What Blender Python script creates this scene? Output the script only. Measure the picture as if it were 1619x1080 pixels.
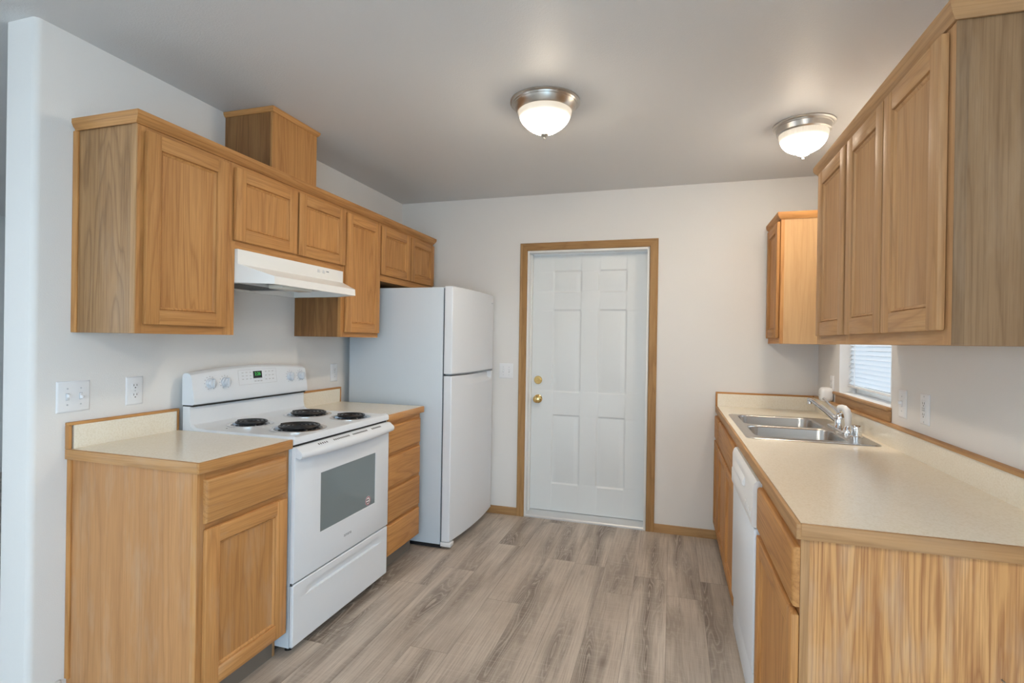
import bpy, bmesh, math, random
from mathutils import Vector, Matrix

for o in list(bpy.data.objects):
    bpy.data.objects.remove(o, do_unlink=True)
SC = bpy.context.scene
COL = SC.collection
R = math.radians
rnd = random.Random(4)

# ------------------------------------------------------------------ camera
def make_camera():
    y, t, r = R(17.0359), R(-0.1304), R(0.912)
    fw = Vector((-math.sin(y) * math.cos(t), math.cos(y) * math.cos(t), math.sin(t)))
    rt = Vector((math.cos(y), math.sin(y), 0))
    up = rt.cross(fw)
    rt2 = rt * math.cos(r) + up * math.sin(r)
    up2 = up * math.cos(r) - rt * math.sin(r)
    cam = bpy.data.cameras.new('camera')
    cam.sensor_fit = 'HORIZONTAL'
    cam.sensor_width = 36
    cam.lens = 36 * 825.46 / 1619
    cam.clip_start = 0.05
    o = bpy.data.objects.new('camera', cam)
    COL.objects.link(o)
    m = Matrix((rt2, up2, -fw)).transposed().to_4x4()
    m.translation = Vector((2.1416, -3.8477, 1.3429))
    o.matrix_world = m
    SC.camera = o
make_camera()

# ------------------------------------------------------------------ world, daylight, exposure
SC.view_settings.view_transform = 'Standard'
SC.view_settings.look = 'None'
SC.view_settings.gamma = 1
SC.view_settings.use_curve_mapping = False
SC.view_settings.exposure = 0.86

W = bpy.data.worlds.new('sky')
SC.world = W
W.use_nodes = True
bg = W.node_tree.nodes['Background']
bg.inputs[0].default_value = (0.72, 0.87, 1.0, 1)
bg.inputs[1].default_value = 4.0

LAMP_STRENGTH = 84.0
LAMP_COLOR = (1.0, 0.855, 0.67)

XW_DAY = 3.03
def area_light(name, loc, rot, sx, sy, power, color):
    l = bpy.data.lights.new(name, 'AREA')
    l.shape = 'RECTANGLE'
    l.size, l.size_y = sx, sy
    l.energy = power
    l.color = color
    o = bpy.data.objects.new(name, l)
    o.location = loc
    o.rotation_euler = rot
    COL.objects.link(o)
    return o
# daylight entering through the big living-room window and patio door behind the camera, plus an added side fill
area_light('window_daylight', (2.15, -7.44, 1.05), (R(90), 0, R(180)), 1.5, 1.9, 3, (0.50, 0.74, 1.0))
area_light('patio_daylight', (XW_DAY, -5.75, 1.10), (R(90), 0, R(90)), 2.3, 1.95, 48, (0.44, 0.74, 1.0))
area_light('side_fill', (-3.96, -6.15, 1.35), (R(90), 0, R(-90)), 2.3, 1.7, 24, (0.80, 0.90, 1.0))  # unseen fill, added to lift the right wall and counters

# ------------------------------------------------------------------ materials
def new_mat(name):
    m = bpy.data.materials.new(name)
    m.use_nodes = True
    return m, m.node_tree, m.node_tree.nodes['Principled BSDF']

def nd(t, typ, **kw):
    n = t.nodes.new(typ)
    for k, v in kw.items():
        if k.startswith('i_'):
            n.inputs[k[2:]].default_value = v
        else:
            setattr(n, k, v)
    return n

def ramp(t, stops):
    n = t.nodes.new('ShaderNodeValToRGB')
    e = n.color_ramp.elements
    while len(e) < len(stops):
        e.new(0.5)
    for k, (p, c) in enumerate(stops):
        e[k].position = p
        e[k].color = (c[0], c[1], c[2], 1) if isinstance(c, tuple) else (c, c, c, 1)
    return n

def math_n(t, op, a, b=None):
    n = t.nodes.new('ShaderNodeMath')
    n.operation = op
    for i, v in enumerate((a, b)):
        if v is None:
            continue
        if hasattr(v, 'is_output'):
            t.links.new(v, n.inputs[i])
        else:
            n.inputs[i].default_value = v
    return n.outputs[0]

def mix_c(t, fac, a, b, mode='MIX'):
    n = t.nodes.new('ShaderNodeMix')
    n.data_type = 'RGBA'
    n.blend_type = mode
    for sock, v in ((n.inputs[0], fac), (n.inputs[6], a), (n.inputs[7], b)):
        if hasattr(v, 'is_output'):
            t.links.new(v, sock)
        elif isinstance(v, tuple):
            sock.default_value = (v[0], v[1], v[2], 1)
        else:
            sock.default_value = v
    return n.outputs[2]

def plain(name, col, rough=0.5, metal=0.0, spec=0.5, coat=0.0, bump=None, mottle=0.0):
    m, t, p = new_mat(name)
    p.inputs['Base Color'].default_value = (*col, 1)
    p.inputs['Roughness'].default_value = rough
    p.inputs['Metallic'].default_value = metal
    p.inputs['Specular IOR Level'].default_value = spec
    p.inputs['Coat Weight'].default_value = coat
    tc = nd(t, 'ShaderNodeTexCoord')
    if mottle:
        n = nd(t, 'ShaderNodeTexNoise', i_Scale=3.0, i_Detail=3.0)
        t.links.new(tc.outputs['Object'], n.inputs['Vector'])
        c = mix_c(t, n.outputs['Fac'], tuple(x * (1 - mottle) for x in col), tuple(min(1, x * (1 + mottle)) for x in col))
        t.links.new(c, p.inputs['Base Color'])
    if bump:
        scale, strength, dist = bump
        n = nd(t, 'ShaderNodeTexNoise', i_Scale=scale, i_Detail=2.0)
        t.links.new(tc.outputs['Object'], n.inputs['Vector'])
        b = nd(t, 'ShaderNodeBump', i_Strength=strength, i_Distance=dist)
        t.links.new(n.outputs['Fac'], b.inputs['Height'])
        t.links.new(b.outputs['Normal'], p.inputs['Normal'])
    return m

def oak(axis, light, mid, dark, rings=12.0, worn=0.0, name='oak', contrast=0.7, rough=0.55, across=8.0, along=0.62):
    """oak with stretched growth rings, pores and worn pale patches; grain runs along axis"""
    m, t, p = new_mat(name + '_grain_' + axis)
    tc = nd(t, 'ShaderNodeTexCoord')
    oi = nd(t, 'ShaderNodeObjectInfo')
    off = nd(t, 'ShaderNodeCombineXYZ')
    for i, k in enumerate((17.0, 31.0, 23.0)):
        t.links.new(math_n(t, 'MULTIPLY', oi.outputs['Random'], k), off.inputs[i])
    add = nd(t, 'ShaderNodeVectorMath', operation='ADD')
    t.links.new(tc.outputs['Object'], add.inputs[0])
    t.links.new(off.outputs[0], add.inputs[1])
    def stretched(along, across):
        mp = nd(t, 'ShaderNodeMapping')
        s = [across] * 3
        s['xyz'.index(axis)] = along
        mp.inputs['Scale'].default_value = s
        t.links.new(add.outputs[0], mp.inputs['Vector'])
        return mp.outputs[0]
    n1 = nd(t, 'ShaderNodeTexNoise', i_Scale=1.0, i_Detail=1.6, i_Roughness=0.35, i_Distortion=0.15)
    t.links.new(stretched(along, across), n1.inputs['Vector'])
    wob = nd(t, 'ShaderNodeTexNoise', i_Scale=1.0, i_Detail=2.0)
    t.links.new(stretched(7.0, 45.0), wob.inputs['Vector'])
    f = math_n(t, 'ADD', math_n(t, 'MULTIPLY', n1.outputs['Fac'], rings), math_n(t, 'MULTIPLY', wob.outputs['Fac'], 0.5))
    ring = math_n(t, 'FRACT', f)
    rr = ramp(t, [(0.0, 0.75), (0.12, 0.1), (0.55, 0.0), (0.86, 0.55), (0.94, 1.0), (1.0, 0.75)])
    t.links.new(ring, rr.inputs[0])
    pores = nd(t, 'ShaderNodeTexNoise', i_Scale=1.0, i_Detail=2.5, i_Roughness=0.7)
    t.links.new(stretched(4.0, 190.0), pores.inputs['Vector'])
    pr = ramp(t, [(0.44, 0.0), (0.66, 1.0)])
    t.links.new(pores.outputs['Fac'], pr.inputs[0])
    broad = nd(t, 'ShaderNodeTexNoise', i_Scale=1.0, i_Detail=2.0)
    t.links.new(stretched(1.2, 9.0), broad.inputs['Vector'])
    br = ramp(t, [(0.3, 0.0), (0.7, 1.0)])
    t.links.new(broad.outputs['Fac'], br.inputs[0])
    c = mix_c(t, br.outputs[0], light, mid)
    c = mix_c(t, math_n(t, 'MULTIPLY', rr.outputs[0], 0.62 * contrast), c, dark)
    c = mix_c(t, math_n(t, 'MULTIPLY', pr.outputs[0], 0.55 * contrast), c, dark)
    if worn:
        w = nd(t, 'ShaderNodeTexNoise', i_Scale=1.0, i_Detail=4.0, i_Roughness=0.65)
        t.links.new(stretched(2.5, 12.0), w.inputs['Vector'])
        wr = ramp(t, [(0.5, 0.0), (0.7, 1.0)])
        t.links.new(w.outputs['Fac'], wr.inputs[0])
        c = mix_c(t, math_n(t, 'MULTIPLY', wr.outputs[0], worn), c, (0.55, 0.43, 0.31))
    hv = nd(t, 'ShaderNodeHueSaturation')
    t.links.new(c, hv.inputs['Color'])
    t.links.new(math_n(t, 'ADD', math_n(t, 'MULTIPLY', oi.outputs['Random'], 0.16), 0.92), hv.inputs['Value'])
    t.links.new(hv.outputs[0], p.inputs['Base Color'])
    p.inputs['Roughness'].default_value = rough
    p.inputs['Specular IOR Level'].default_value = 0.35
    b = nd(t, 'ShaderNodeBump', i_Strength=0.12, i_Distance=0.001)
    t.links.new(pores.outputs['Fac'], b.inputs['Height'])
    t.links.new(b.outputs['Normal'], p.inputs['Normal'])
    return m

M = {}
OAK = dict(light=(0.60, 0.305, 0.105), mid=(0.52, 0.25, 0.08), dark=(0.31, 0.125, 0.035), across=9.0, rings=11.0, contrast=0.8)
OAKW = dict(light=(0.62, 0.32, 0.115), mid=(0.54, 0.265, 0.088), dark=(0.32, 0.135, 0.042), across=9.0, rings=11.0, contrast=0.7)
OAKG = dict(light=(0.52, 0.305, 0.14), mid=(0.455, 0.255, 0.11), dark=(0.28, 0.14, 0.058), across=9.0, rings=11.0, contrast=0.7)
for ax in 'xyz':
    M['oak_' + ax] = oak(ax, **OAK, name='oak')
    M['oakw_' + ax] = oak(ax, **OAKW, name='worn_oak', worn=0.3)
    M['oakg_' + ax] = oak(ax, **OAKG, name='grey_oak', worn=0.15)
M['ply'] = oak('z', light=(0.50, 0.29, 0.125), mid=(0.43, 0.235, 0.095), dark=(0.27, 0.13, 0.05), rings=14, across=9, worn=0.1, name='oak_plywood', contrast=0.8)
M['plyg'] = oak('z', light=(0.48, 0.275, 0.125), mid=(0.41, 0.225, 0.098), dark=(0.22, 0.11, 0.044), rings=16, across=8, along=0.9, worn=0.15, name='grey_oak_plywood', contrast=0.95)
M['plyw'] = oak('z', light=(0.57, 0.29, 0.12), mid=(0.49, 0.24, 0.093), dark=(0.32, 0.145, 0.055), rings=6, worn=0.28, name='worn_oak_plywood', contrast=0.6)
M['plyend'] = oak('z', light=(0.72, 0.42, 0.18), mid=(0.60, 0.32, 0.12), dark=(0.29, 0.11, 0.038), rings=26, across=8.0, along=0.45, worn=0.4, name='bold_oak_plywood', contrast=1.05)
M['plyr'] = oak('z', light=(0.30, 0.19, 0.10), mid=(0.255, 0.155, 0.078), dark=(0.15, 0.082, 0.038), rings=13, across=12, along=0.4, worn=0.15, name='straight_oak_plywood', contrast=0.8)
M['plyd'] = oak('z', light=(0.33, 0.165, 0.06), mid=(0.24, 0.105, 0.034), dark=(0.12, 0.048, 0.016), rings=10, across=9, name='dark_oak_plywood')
M['trim_x'] = oak('x', light=(0.45, 0.27, 0.115), mid=(0.38, 0.215, 0.085), dark=(0.24, 0.12, 0.045), name='oak_trim')
M['trim_y'] = oak('y', light=(0.45, 0.27, 0.115), mid=(0.38, 0.215, 0.085), dark=(0.24, 0.12, 0.045), name='oak_trim')
M['trim_z'] = oak('z', light=(0.45, 0.27, 0.115), mid=(0.38, 0.215, 0.085), dark=(0.24, 0.12, 0.045), name='oak_trim')

M['wall'] = plain('wall_paint', (0.755, 0.74, 0.72), 0.6, spec=0.3, bump=(260, 0.25, 0.002))
M['ceil'] = plain('ceiling_paint', (0.70, 0.70, 0.70), 0.5, spec=0.3, bump=(190, 0.3, 0.003))
M['white_trim'] = plain('white_gloss_paint', (0.80, 0.80, 0.79), 0.35)
M['door_paint'] = plain('white_door_paint', (0.72, 0.75, 0.76), 0.38, bump=(400, 0.05, 0.001))
M['enamel'] = plain('white_enamel', (0.77, 0.81, 0.86), 0.3)
M['enamel_shaded'] = plain('textured_enamel_blue_shade', (0.61, 0.68, 0.75), 0.32, bump=(600, 0.08, 0.0006))  # cool shade on the stove and fridge sides tinted into this white
M['cream'] = plain('cream_enamel', (0.89, 0.885, 0.86), 0.3)
M['plastic'] = plain('white_plastic', (0.80, 0.80, 0.80), 0.35)
M['plate'] = plain('white_plate_plastic', (0.80, 0.81, 0.83), 0.3)
M['grey_plastic'] = plain('pale_grey_plastic', (0.55, 0.57, 0.60), 0.4)
M['black'] = plain('black_rubber', (0.012, 0.012, 0.014), 0.5)
M['coil'] = plain('black_coil', (0.014, 0.014, 0.016), 0.28)
M['gasket'] = plain('grey_gasket', (0.10, 0.12, 0.14), 0.6)
M['chrome'] = plain('chrome', (0.82, 0.84, 0.87), 0.08, metal=1)
M['pan_chrome'] = plain('drip_pan_chrome', (0.80, 0.80, 0.80), 0.16, metal=1)
M['brass'] = plain('polished_brass', (0.72, 0.50, 0.20), 0.16, metal=1)
M['nickel'] = plain('brushed_nickel', (0.56, 0.53, 0.49), 0.28, metal=1)
M['alum'] = plain('aluminium', (0.72, 0.73, 0.74), 0.35, metal=0.6)
M['screw'] = plain('zinc_screw', (0.45, 0.47, 0.5), 0.3, metal=1)
M['dark_slot'] = plain('dark_slot', (0.02, 0.02, 0.02), 0.6)
M['print'] = plain('grey_print', (0.32, 0.34, 0.37), 0.6)
M['toe'] = plain('toe_kick_board', (0.20, 0.17, 0.14), 0.6, mottle=0.2)
M['sticker_white'] = plain('sticker_white', (0.8, 0.77, 0.78), 0.5)
M['sticker_red'] = plain('sticker_red', (0.33, 0.08, 0.12), 0.5)
M['filter'] = plain('filter_mesh', (0.07, 0.075, 0.08), 0.5, metal=0.2, bump=(500, 1.0, 0.003))
M['lens'] = plain('hood_lamp_lens', (0.78, 0.76, 0.68), 0.25)
M['oven_glass'] = plain('oven_glass', (0.19, 0.235, 0.255), 0.06, spec=0.6, coat=0.3)

def stainless():
    m, t, p = new_mat('brushed_stainless')
    p.inputs['Metallic'].default_value = 1
    p.inputs['Base Color'].default_value = (0.50, 0.49, 0.475, 1)
    p.inputs['Roughness'].default_value = 0.27
    return m
M['steel'] = stainless()

def laminate():
    m, t, p = new_mat('beige_laminate')
    tc = nd(t, 'ShaderNodeTexCoord')
    a = nd(t, 'ShaderNodeTexNoise', i_Scale=170.0, i_Detail=2.0)
    b = nd(t, 'ShaderNodeTexNoise', i_Scale=28.0, i_Detail=3.0)
    for n in (a, b):
        t.links.new(tc.outputs['Object'], n.inputs['Vector'])
    r = ramp(t, [(0.35, (0.79, 0.715, 0.575)), (0.5, (0.84, 0.77, 0.64)), (0.65, (0.86, 0.80, 0.68))])
    t.links.new(math_n(t, 'ADD', math_n(t, 'MULTIPLY', a.outputs['Fac'], 0.85), math_n(t, 'MULTIPLY', b.outputs['Fac'], 0.15)), r.inputs[0])
    t.links.new(r.outputs[0], p.inputs['Base Color'])
    p.inputs['Roughness'].default_value = 0.2
    p.inputs['Specular IOR Level'].default_value = 0.5
    return m
M['laminate'] = laminate()

def floor_mat():
    m, t, p = new_mat('grey_oak_plank_floor')
    tc = nd(t, 'ShaderNodeTexCoord')
    sep = nd(t, 'ShaderNodeSeparateXYZ')
    t.links.new(tc.outputs['Object'], sep.inputs[0])
    xs = math_n(t, 'DIVIDE', sep.outputs[0], 0.178)
    row = math_n(t, 'FLOOR', xs)
    w1 = nd(t, 'ShaderNodeTexWhiteNoise', noise_dimensions='1D')
    t.links.new(row, w1.inputs['W'])
    ys = math_n(t, 'ADD', math_n(t, 'DIVIDE', sep.outputs[1], 1.22), math_n(t, 'MULTIPLY', w1.outputs['Value'], 7.0))
    pl = math_n(t, 'FLOOR', ys)
    idv = nd(t, 'ShaderNodeCombineXYZ')
    t.links.new(row, idv.inputs[0])
    t.links.new(pl, idv.inputs[1])
    w2 = nd(t, 'ShaderNodeTexWhiteNoise', noise_dimensions='3D')
    t.links.new(idv.outputs[0], w2.inputs['Vector'])
    offs = nd(t, 'ShaderNodeVectorMath', operation='SCALE')
    offs.inputs['Scale'].default_value = 40.0
    t.links.new(w2.outputs['Color'], offs.inputs[0])
    pos = nd(t, 'ShaderNodeVectorMath', operation='ADD')
    t.links.new(tc.outputs['Object'], pos.inputs[0])
    t.links.new(offs.outputs[0], pos.inputs[1])
    def st(x, y):
        mp = nd(t, 'ShaderNodeMapping')
        mp.inputs['Scale'].default_value = (x, y, 1)
        t.links.new(pos.outputs[0], mp.inputs['Vector'])
        return mp.outputs[0]
    def noise(vec, d=2.0, r=0.5, dist=0.0):
        n = nd(t, 'ShaderNodeTexNoise', i_Scale=1.0, i_Detail=d, i_Roughness=r, i_Distortion=dist)
        t.links.new(vec, n.inputs['Vector'])
        return n.outputs['Fac']
    broad = noise(st(8.5, 0.85), 2.0, 0.5, 0.25)
    fine = noise(st(150, 4.0), 3.0, 0.65)
    wob = noise(st(40, 6), 2.0)
    ring = math_n(t, 'FRACT', math_n(t, 'ADD', math_n(t, 'MULTIPLY', broad, 30.0), math_n(t, 'MULTIPLY', wob, 0.7)))
    rr = ramp(t, [(0.0, 1.0), (0.18, 0.15), (0.6, 0.0), (0.92, 0.5), (1.0, 1.0)])
    t.links.new(ring, rr.inputs[0])
    # the dark heart of a cathedral: only where the broad noise runs low
    heart = ramp(t, [(0.34, 1.0), (0.44, 0.5), (0.54, 0.0)])
    t.links.new(broad, heart.inputs[0])
    saw = noise(st(5, 130), 2.0, 0.6)
    c = mix_c(t, w2.outputs['Value'], (0.62, 0.545, 0.47), (0.52, 0.445, 0.375))
    fr = ramp(t, [(0.38, 0.0), (0.68, 1.0)])
    t.links.new(fine, fr.inputs[0])
    c = mix_c(t, math_n(t, 'MULTIPLY', fr.outputs[0], 0.55), c, (0.28, 0.22, 0.18))
    c = mix_c(t, math_n(t, 'MULTIPLY', heart.outputs[0], 0.88), c, (0.155, 0.12, 0.10))
    hr = math_n(t, 'MULTIPLY', math_n(t, 'ADD', math_n(t, 'MULTIPLY', heart.outputs[0], 0.6), 0.04), rr.outputs[0])
    c = mix_c(t, hr, c, (0.64, 0.57, 0.49))
    sr = ramp(t, [(0.5, 0.0), (0.75, 1.0)])
    t.links.new(saw, sr.inputs[0])
    c = mix_c(t, math_n(t, 'MULTIPLY', sr.outputs[0], 0.30), c, (0.64, 0.57, 0.49))
    tone = noise(st(3.0, 1.6), 3.0, 0.6)
    tr_ = ramp(t, [(0.45, 0.0), (0.68, 1.0)])
    t.links.new(tone, tr_.inputs[0])
    c = mix_c(t, math_n(t, 'MULTIPLY', tr_.outputs[0], 0.4), c, (0.29, 0.235, 0.19))
    # knots
    kn = nd(t, 'ShaderNodeTexVoronoi', i_Scale=1.0)
    t.links.new(st(4.2, 1.5), kn.inputs['Vector'])
    kr = ramp(t, [(0.02, 1.0), (0.10, 0.0)])
    t.links.new(kn.outputs['Distance'], kr.inputs[0])
    c = mix_c(t, math_n(t, 'MULTIPLY', kr.outputs[0], 0.55), c, (0.12, 0.09, 0.075))
    # seams
    ex = math_n(t, 'MULTIPLY', math_n(t, 'ABSOLUTE', math_n(t, 'SUBTRACT', math_n(t, 'FRACT', xs), 0.5)), 2.0)
    ey = math_n(t, 'MULTIPLY', math_n(t, 'ABSOLUTE', math_n(t, 'SUBTRACT', math_n(t, 'FRACT', ys), 0.5)), 2.0)
    seam = math_n(t, 'MAXIMUM', math_n(t, 'GREATER_THAN', ex, 0.985), math_n(t, 'GREATER_THAN', ey, 0.9975))
    c = mix_c(t, math_n(t, 'MULTIPLY', seam, 0.45), c, (0.13, 0.105, 0.09))
    t.links.new(c, p.inputs['Base Color'])
    p.inputs['Roughness'].default_value = 0.42
    p.inputs['Specular IOR Level'].default_value = 0.35
    b = nd(t, 'ShaderNodeBump', i_Strength=0.15, i_Distance=0.001)
    t.links.new(fine, b.inputs['Height'])
    t.links.new(b.outputs['Normal'], p.inputs['Normal'])
    return m
M['floor'] = floor_mat()

def emit(name, col, strength):
    m, t, p = new_mat(name)
    p.inputs['Base Color'].default_value = (0.02, 0.02, 0.02, 1)
    p.inputs['Emission Color'].default_value = (*col, 1)
    p.inputs['Emission Strength'].default_value = strength
    return m
M['knob'] = plain('pale_blue_grey_plastic', (0.62, 0.66, 0.72), 0.35)
M['grip'] = plain('grey_grip_plastic', (0.22, 0.26, 0.30), 0.4)
M['pan_reflection'] = plain('coil_reflection_bowl', (0.05, 0.05, 0.055), 0.18, metal=0.7)  # black coil's reflection in the chrome bowl, painted as dark metal
M['display_on'] = emit('green_display_digits', (0.03, 0.55, 0.08), 0.55)
M['display'] = plain('black_display', (0.006, 0.010, 0.012), 0.12)

def lamp_glass(name, z_top, z_hot, power):
    """frosted dome glowing creamy near its rim and very bright round the bulbs below"""
    m, t, p = new_mat(name)
    tc = nd(t, 'ShaderNodeTexCoord')
    sep = nd(t, 'ShaderNodeSeparateXYZ')
    t.links.new(tc.outputs['Object'], sep.inputs[0])
    mr = nd(t, 'ShaderNodeMapRange')
    mr.inputs['From Min'].default_value = z_top
    mr.inputs['From Max'].default_value = z_hot
    mr.inputs['To Min'].default_value = 0.0
    mr.inputs['To Max'].default_value = 1.0
    t.links.new(sep.outputs[2], mr.inputs['Value'])
    f = math_n(t, 'POWER', mr.outputs[0], 3.0)
    p.inputs['Base Color'].default_value = (0.35, 0.335, 0.30, 1)
    p.inputs['Roughness'].default_value = 0.35
    p.inputs['Emission Color'].default_value = (*LAMP_COLOR, 1)
    t.links.new(math_n(t, 'ADD', math_n(t, 'MULTIPLY', f, LAMP_STRENGTH * power), 0.36), p.inputs['Emission Strength'])
    return m

def blind_mat():
    m, t, p = new_mat('white_blind_slat')
    p.inputs['Base Color'].default_value = (0.85, 0.86, 0.87, 1)
    p.inputs['Roughness'].default_value = 0.4
    tr = nd(t, 'ShaderNodeBsdfTranslucent')
    tr.inputs[0].default_value = (0.80, 0.84, 0.88, 1)
    mx = nd(t, 'ShaderNodeMixShader')
    mx.inputs[0].default_value = 0.62
    out = t.nodes['Material Output']
    t.links.new(p.outputs[0], mx.inputs[1])
    t.links.new(tr.outputs[0], mx.inputs[2])
    t.links.new(mx.outputs[0], out.inputs[0])
    return m
M['blind'] = blind_mat()

def glass_mat():
    m, t, p = new_mat('window_glass')
    tr = nd(t, 'ShaderNodeBsdfTransparent')
    gl = nd(t, 'ShaderNodeBsdfGlossy')
    gl.inputs['Roughness'].default_value = 0.02
    mx = nd(t, 'ShaderNodeMixShader')
    fr = nd(t, 'ShaderNodeFresnel')
    t.links.new(fr.outputs[0], mx.inputs[0])
    t.links.new(tr.outputs[0], mx.inputs[1])
    t.links.new(gl.outputs[0], mx.inputs[2])
    t.links.new(mx.outputs[0], t.nodes['Material Output'].inputs[0])
    return m
M['glass'] = glass_mat()

# ------------------------------------------------------------------ mesh helpers
class MB:
    """collects shapes in world coordinates; build() links them as ONE mesh object"""
    def __init__(self):
        self.bm = bmesh.new()
        self.mats = []
    def mi(self, mat):
        if mat not in self.mats:
            self.mats.append(mat)
        return self.mats.index(mat)
    def box(self, x0, x1, y0, y1, z0, z1, mat, bev=0.0, seg=2):
        i = self.mi(mat)
        x0, x1 = sorted((x0, x1)); y0, y1 = sorted((y0, y1)); z0, z1 = sorted((z0, z1))
        tmp = bmesh.new()
        vs = [tmp.verts.new((x, y, z)) for x in (x0, x1) for y in (y0, y1) for z in (z0, z1)]
        for f in ((0, 1, 3, 2), (4, 6, 7, 5), (0, 4, 5, 1), (2, 3, 7, 6), (0, 2, 6, 4), (1, 5, 7, 3)):
            tmp.faces.new([vs[k] for k in f])
        if bev > 0:
            bev = min(bev, 0.45 * min(x1 - x0, y1 - y0, z1 - z0))
            bmesh.ops.bevel(tmp, geom=tmp.edges[:], offset=bev, segments=seg, affect='EDGES', profile=0.5)
        self.merge(tmp, i)
    def merge(self, tmp, i, mtx=None):
        if mtx is not None:
            bmesh.ops.transform(tmp, matrix=mtx, verts=tmp.verts[:])
        bmesh.ops.recalc_face_normals(tmp, faces=tmp.faces[:])
        for f in tmp.faces:
            f.material_index = i
        me = bpy.data.meshes.new('tmp')
        tmp.to_mesh(me)
        tmp.free()
        self.bm.from_mesh(me)
        bpy.data.meshes.remove(me)
    def prism(self, pts, axis, a, b, mat, bev=0.0):
        """extrude a 2-D outline along axis; pts are the other two coords in xyz order"""
        i = self.mi(mat)
        tmp = bmesh.new()
        def mk(p, v):
            c = list(p)
            c.insert('xyz'.index(axis), v)
            return tmp.verts.new(c)
        A = [mk(p, a) for p in pts]
        B = [mk(p, b) for p in pts]
        n = len(pts)
        tmp.faces.new(A)
        tmp.faces.new(B[::-1])
        for k in range(n):
            tmp.faces.new((A[k], A[(k + 1) % n], B[(k + 1) % n], B[k]))
        if bev:
            bmesh.ops.bevel(tmp, geom=tmp.edges[:], offset=bev, segments=2, affect='EDGES', profile=0.5)
        self.merge(tmp, i)
    def loft(self, loops, mat, cap0=True, cap1=True, closed=True):
        i = self.mi(mat)
        tmp = bmesh.new()
        L = [[tmp.verts.new(p) for p in lp] for lp in loops]
        n = len(L[0])
        for a, b in zip(L, L[1:]):
            for k in range(n if closed else n - 1):
                tmp.faces.new((a[k], a[(k + 1) % n], b[(k + 1) % n], b[k]))
        if cap0: tmp.faces.new(L[0])
        if cap1: tmp.faces.new(L[-1][::-1])
        self.merge(tmp, i)
    def lathe(self, prof, center, mat, axis='z', seg=40, ribs=0, rib_amp=0.0, cap0=True, cap1=True):
        """prof: (radius, offset along axis)"""
        cx = Vector(center)
        loops = []
        for r, h in prof:
            lp = []
            for k in range(seg):
                a = 2 * math.pi * k / seg
                rr = max(r, 1e-4) * (1 + (rib_amp * math.cos(ribs * a) if ribs else 0))
                u, v = rr * math.cos(a), rr * math.sin(a)
                lp.append(cx + (Vector((u, v, h)) if axis == 'z' else Vector((h, u, v)) if axis == 'x' else Vector((u, h, v))))
            loops.append(lp)
        self.loft(loops, mat, cap0, cap1)
    def tube(self, path, r, mat, seg=10, caps=True):
        path = [Vector(p) for p in path]
        rs = r if isinstance(r, (list, tuple)) else [r] * len(path)
        loops = []
        prev = None
        for k, p in enumerate(path):
            d = (path[min(k + 1, len(path) - 1)] - path[max(k - 1, 0)]).normalized()
            ref = prev if prev is not None else (Vector((0, 0, 1)) if abs(d.z) < 0.9 else Vector((1, 0, 0)))
            u = (ref - d * ref.dot(d)).normalized()
            prev = u
            v = d.cross(u)
            loops.append([p + (u * math.cos(2 * math.pi * j / seg) + v * math.sin(2 * math.pi * j / seg)) * rs[k] for j in range(seg)])
        self.loft(loops, mat, caps, caps)
    def grid(self, us, vs, fn, mat):
        i = self.mi(mat)
        tmp = bmesh.new()
        G = [[tmp.verts.new(fn(u, v)) for v in vs] for u in us]
        for a in range(len(us) - 1):
            for b in range(len(vs) - 1):
                tmp.faces.new((G[a][b], G[a + 1][b], G[a + 1][b + 1], G[a][b + 1]))
        self.merge(tmp, i)
    def build(self, name, parent=None, smooth=32):
        bm = self.bm
        base = world_loc(parent) if parent else Vector((0, 0, 0))
        bmesh.ops.translate(bm, vec=-base, verts=bm.verts[:])
        for f in bm.faces:
            f.smooth = True
        for e in bm.edges:
            if len(e.link_faces) != 2 or e.calc_face_angle(0) > R(smooth) or \
               e.link_faces[0].material_index != e.link_faces[1].material_index:
                e.smooth = False
        me = bpy.data.meshes.new(name)
        bm.to_mesh(me)
        bm.free()
        for m in self.mats:
            me.materials.append(M[m] if isinstance(m, str) else m)
        o = bpy.data.objects.new(name, me)
        COL.objects.link(o)
        if parent:
            o.parent = parent
        return o

def world_loc(o):
    v = Vector((0, 0, 0))
    while o is not None:
        v = v + Vector(o.location)
        o = o.parent
    return v

def thing(name, label, cat, loc, group=None):
    o = bpy.data.objects.new(name, None)
    o.empty_display_size = 0.1
    o.location = loc
    COL.objects.link(o)
    tag(o, label, cat, group)
    return o

def tag(o, label, cat, group=None):
    o['label'] = label
    o['category'] = cat
    if group:
        o['group'] = group
    return o

def struct(mb, name, label=None, cat=None, parent=None):
    o = mb.build(name, parent)
    if parent is None:
        o['kind'] = 'structure'
        if label:
            tag(o, label, cat)
    return o

def text_part(name, body, size, origin, right, up, mat, parent, depth=0.0003):
    """flat lettering standing on a surface; right and up are the reading directions"""
    cu = bpy.data.curves.new(name, 'FONT')
    cu.body = body
    cu.size = size
    cu.extrude = depth
    cu.align_x = 'CENTER'
    cu.align_y = 'CENTER'
    o = bpy.data.objects.new(name, cu)
    COL.objects.link(o)
    dg = bpy.context.evaluated_depsgraph_get()
    me = bpy.data.meshes.new_from_object(o.evaluated_get(dg))
    bpy.data.objects.remove(o, do_unlink=True)
    r, u = Vector(right).normalized(), Vector(up).normalized()
    m = Matrix((r, u, r.cross(u))).transposed().to_4x4()
    m.translation = Vector(origin) - world_loc(parent)
    me.transform(m)
    me.materials.clear()
    me.materials.append(M[mat])
    ob = bpy.data.objects.new(name, me)
    COL.objects.link(ob)
    ob.parent = parent
    return ob

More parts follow.
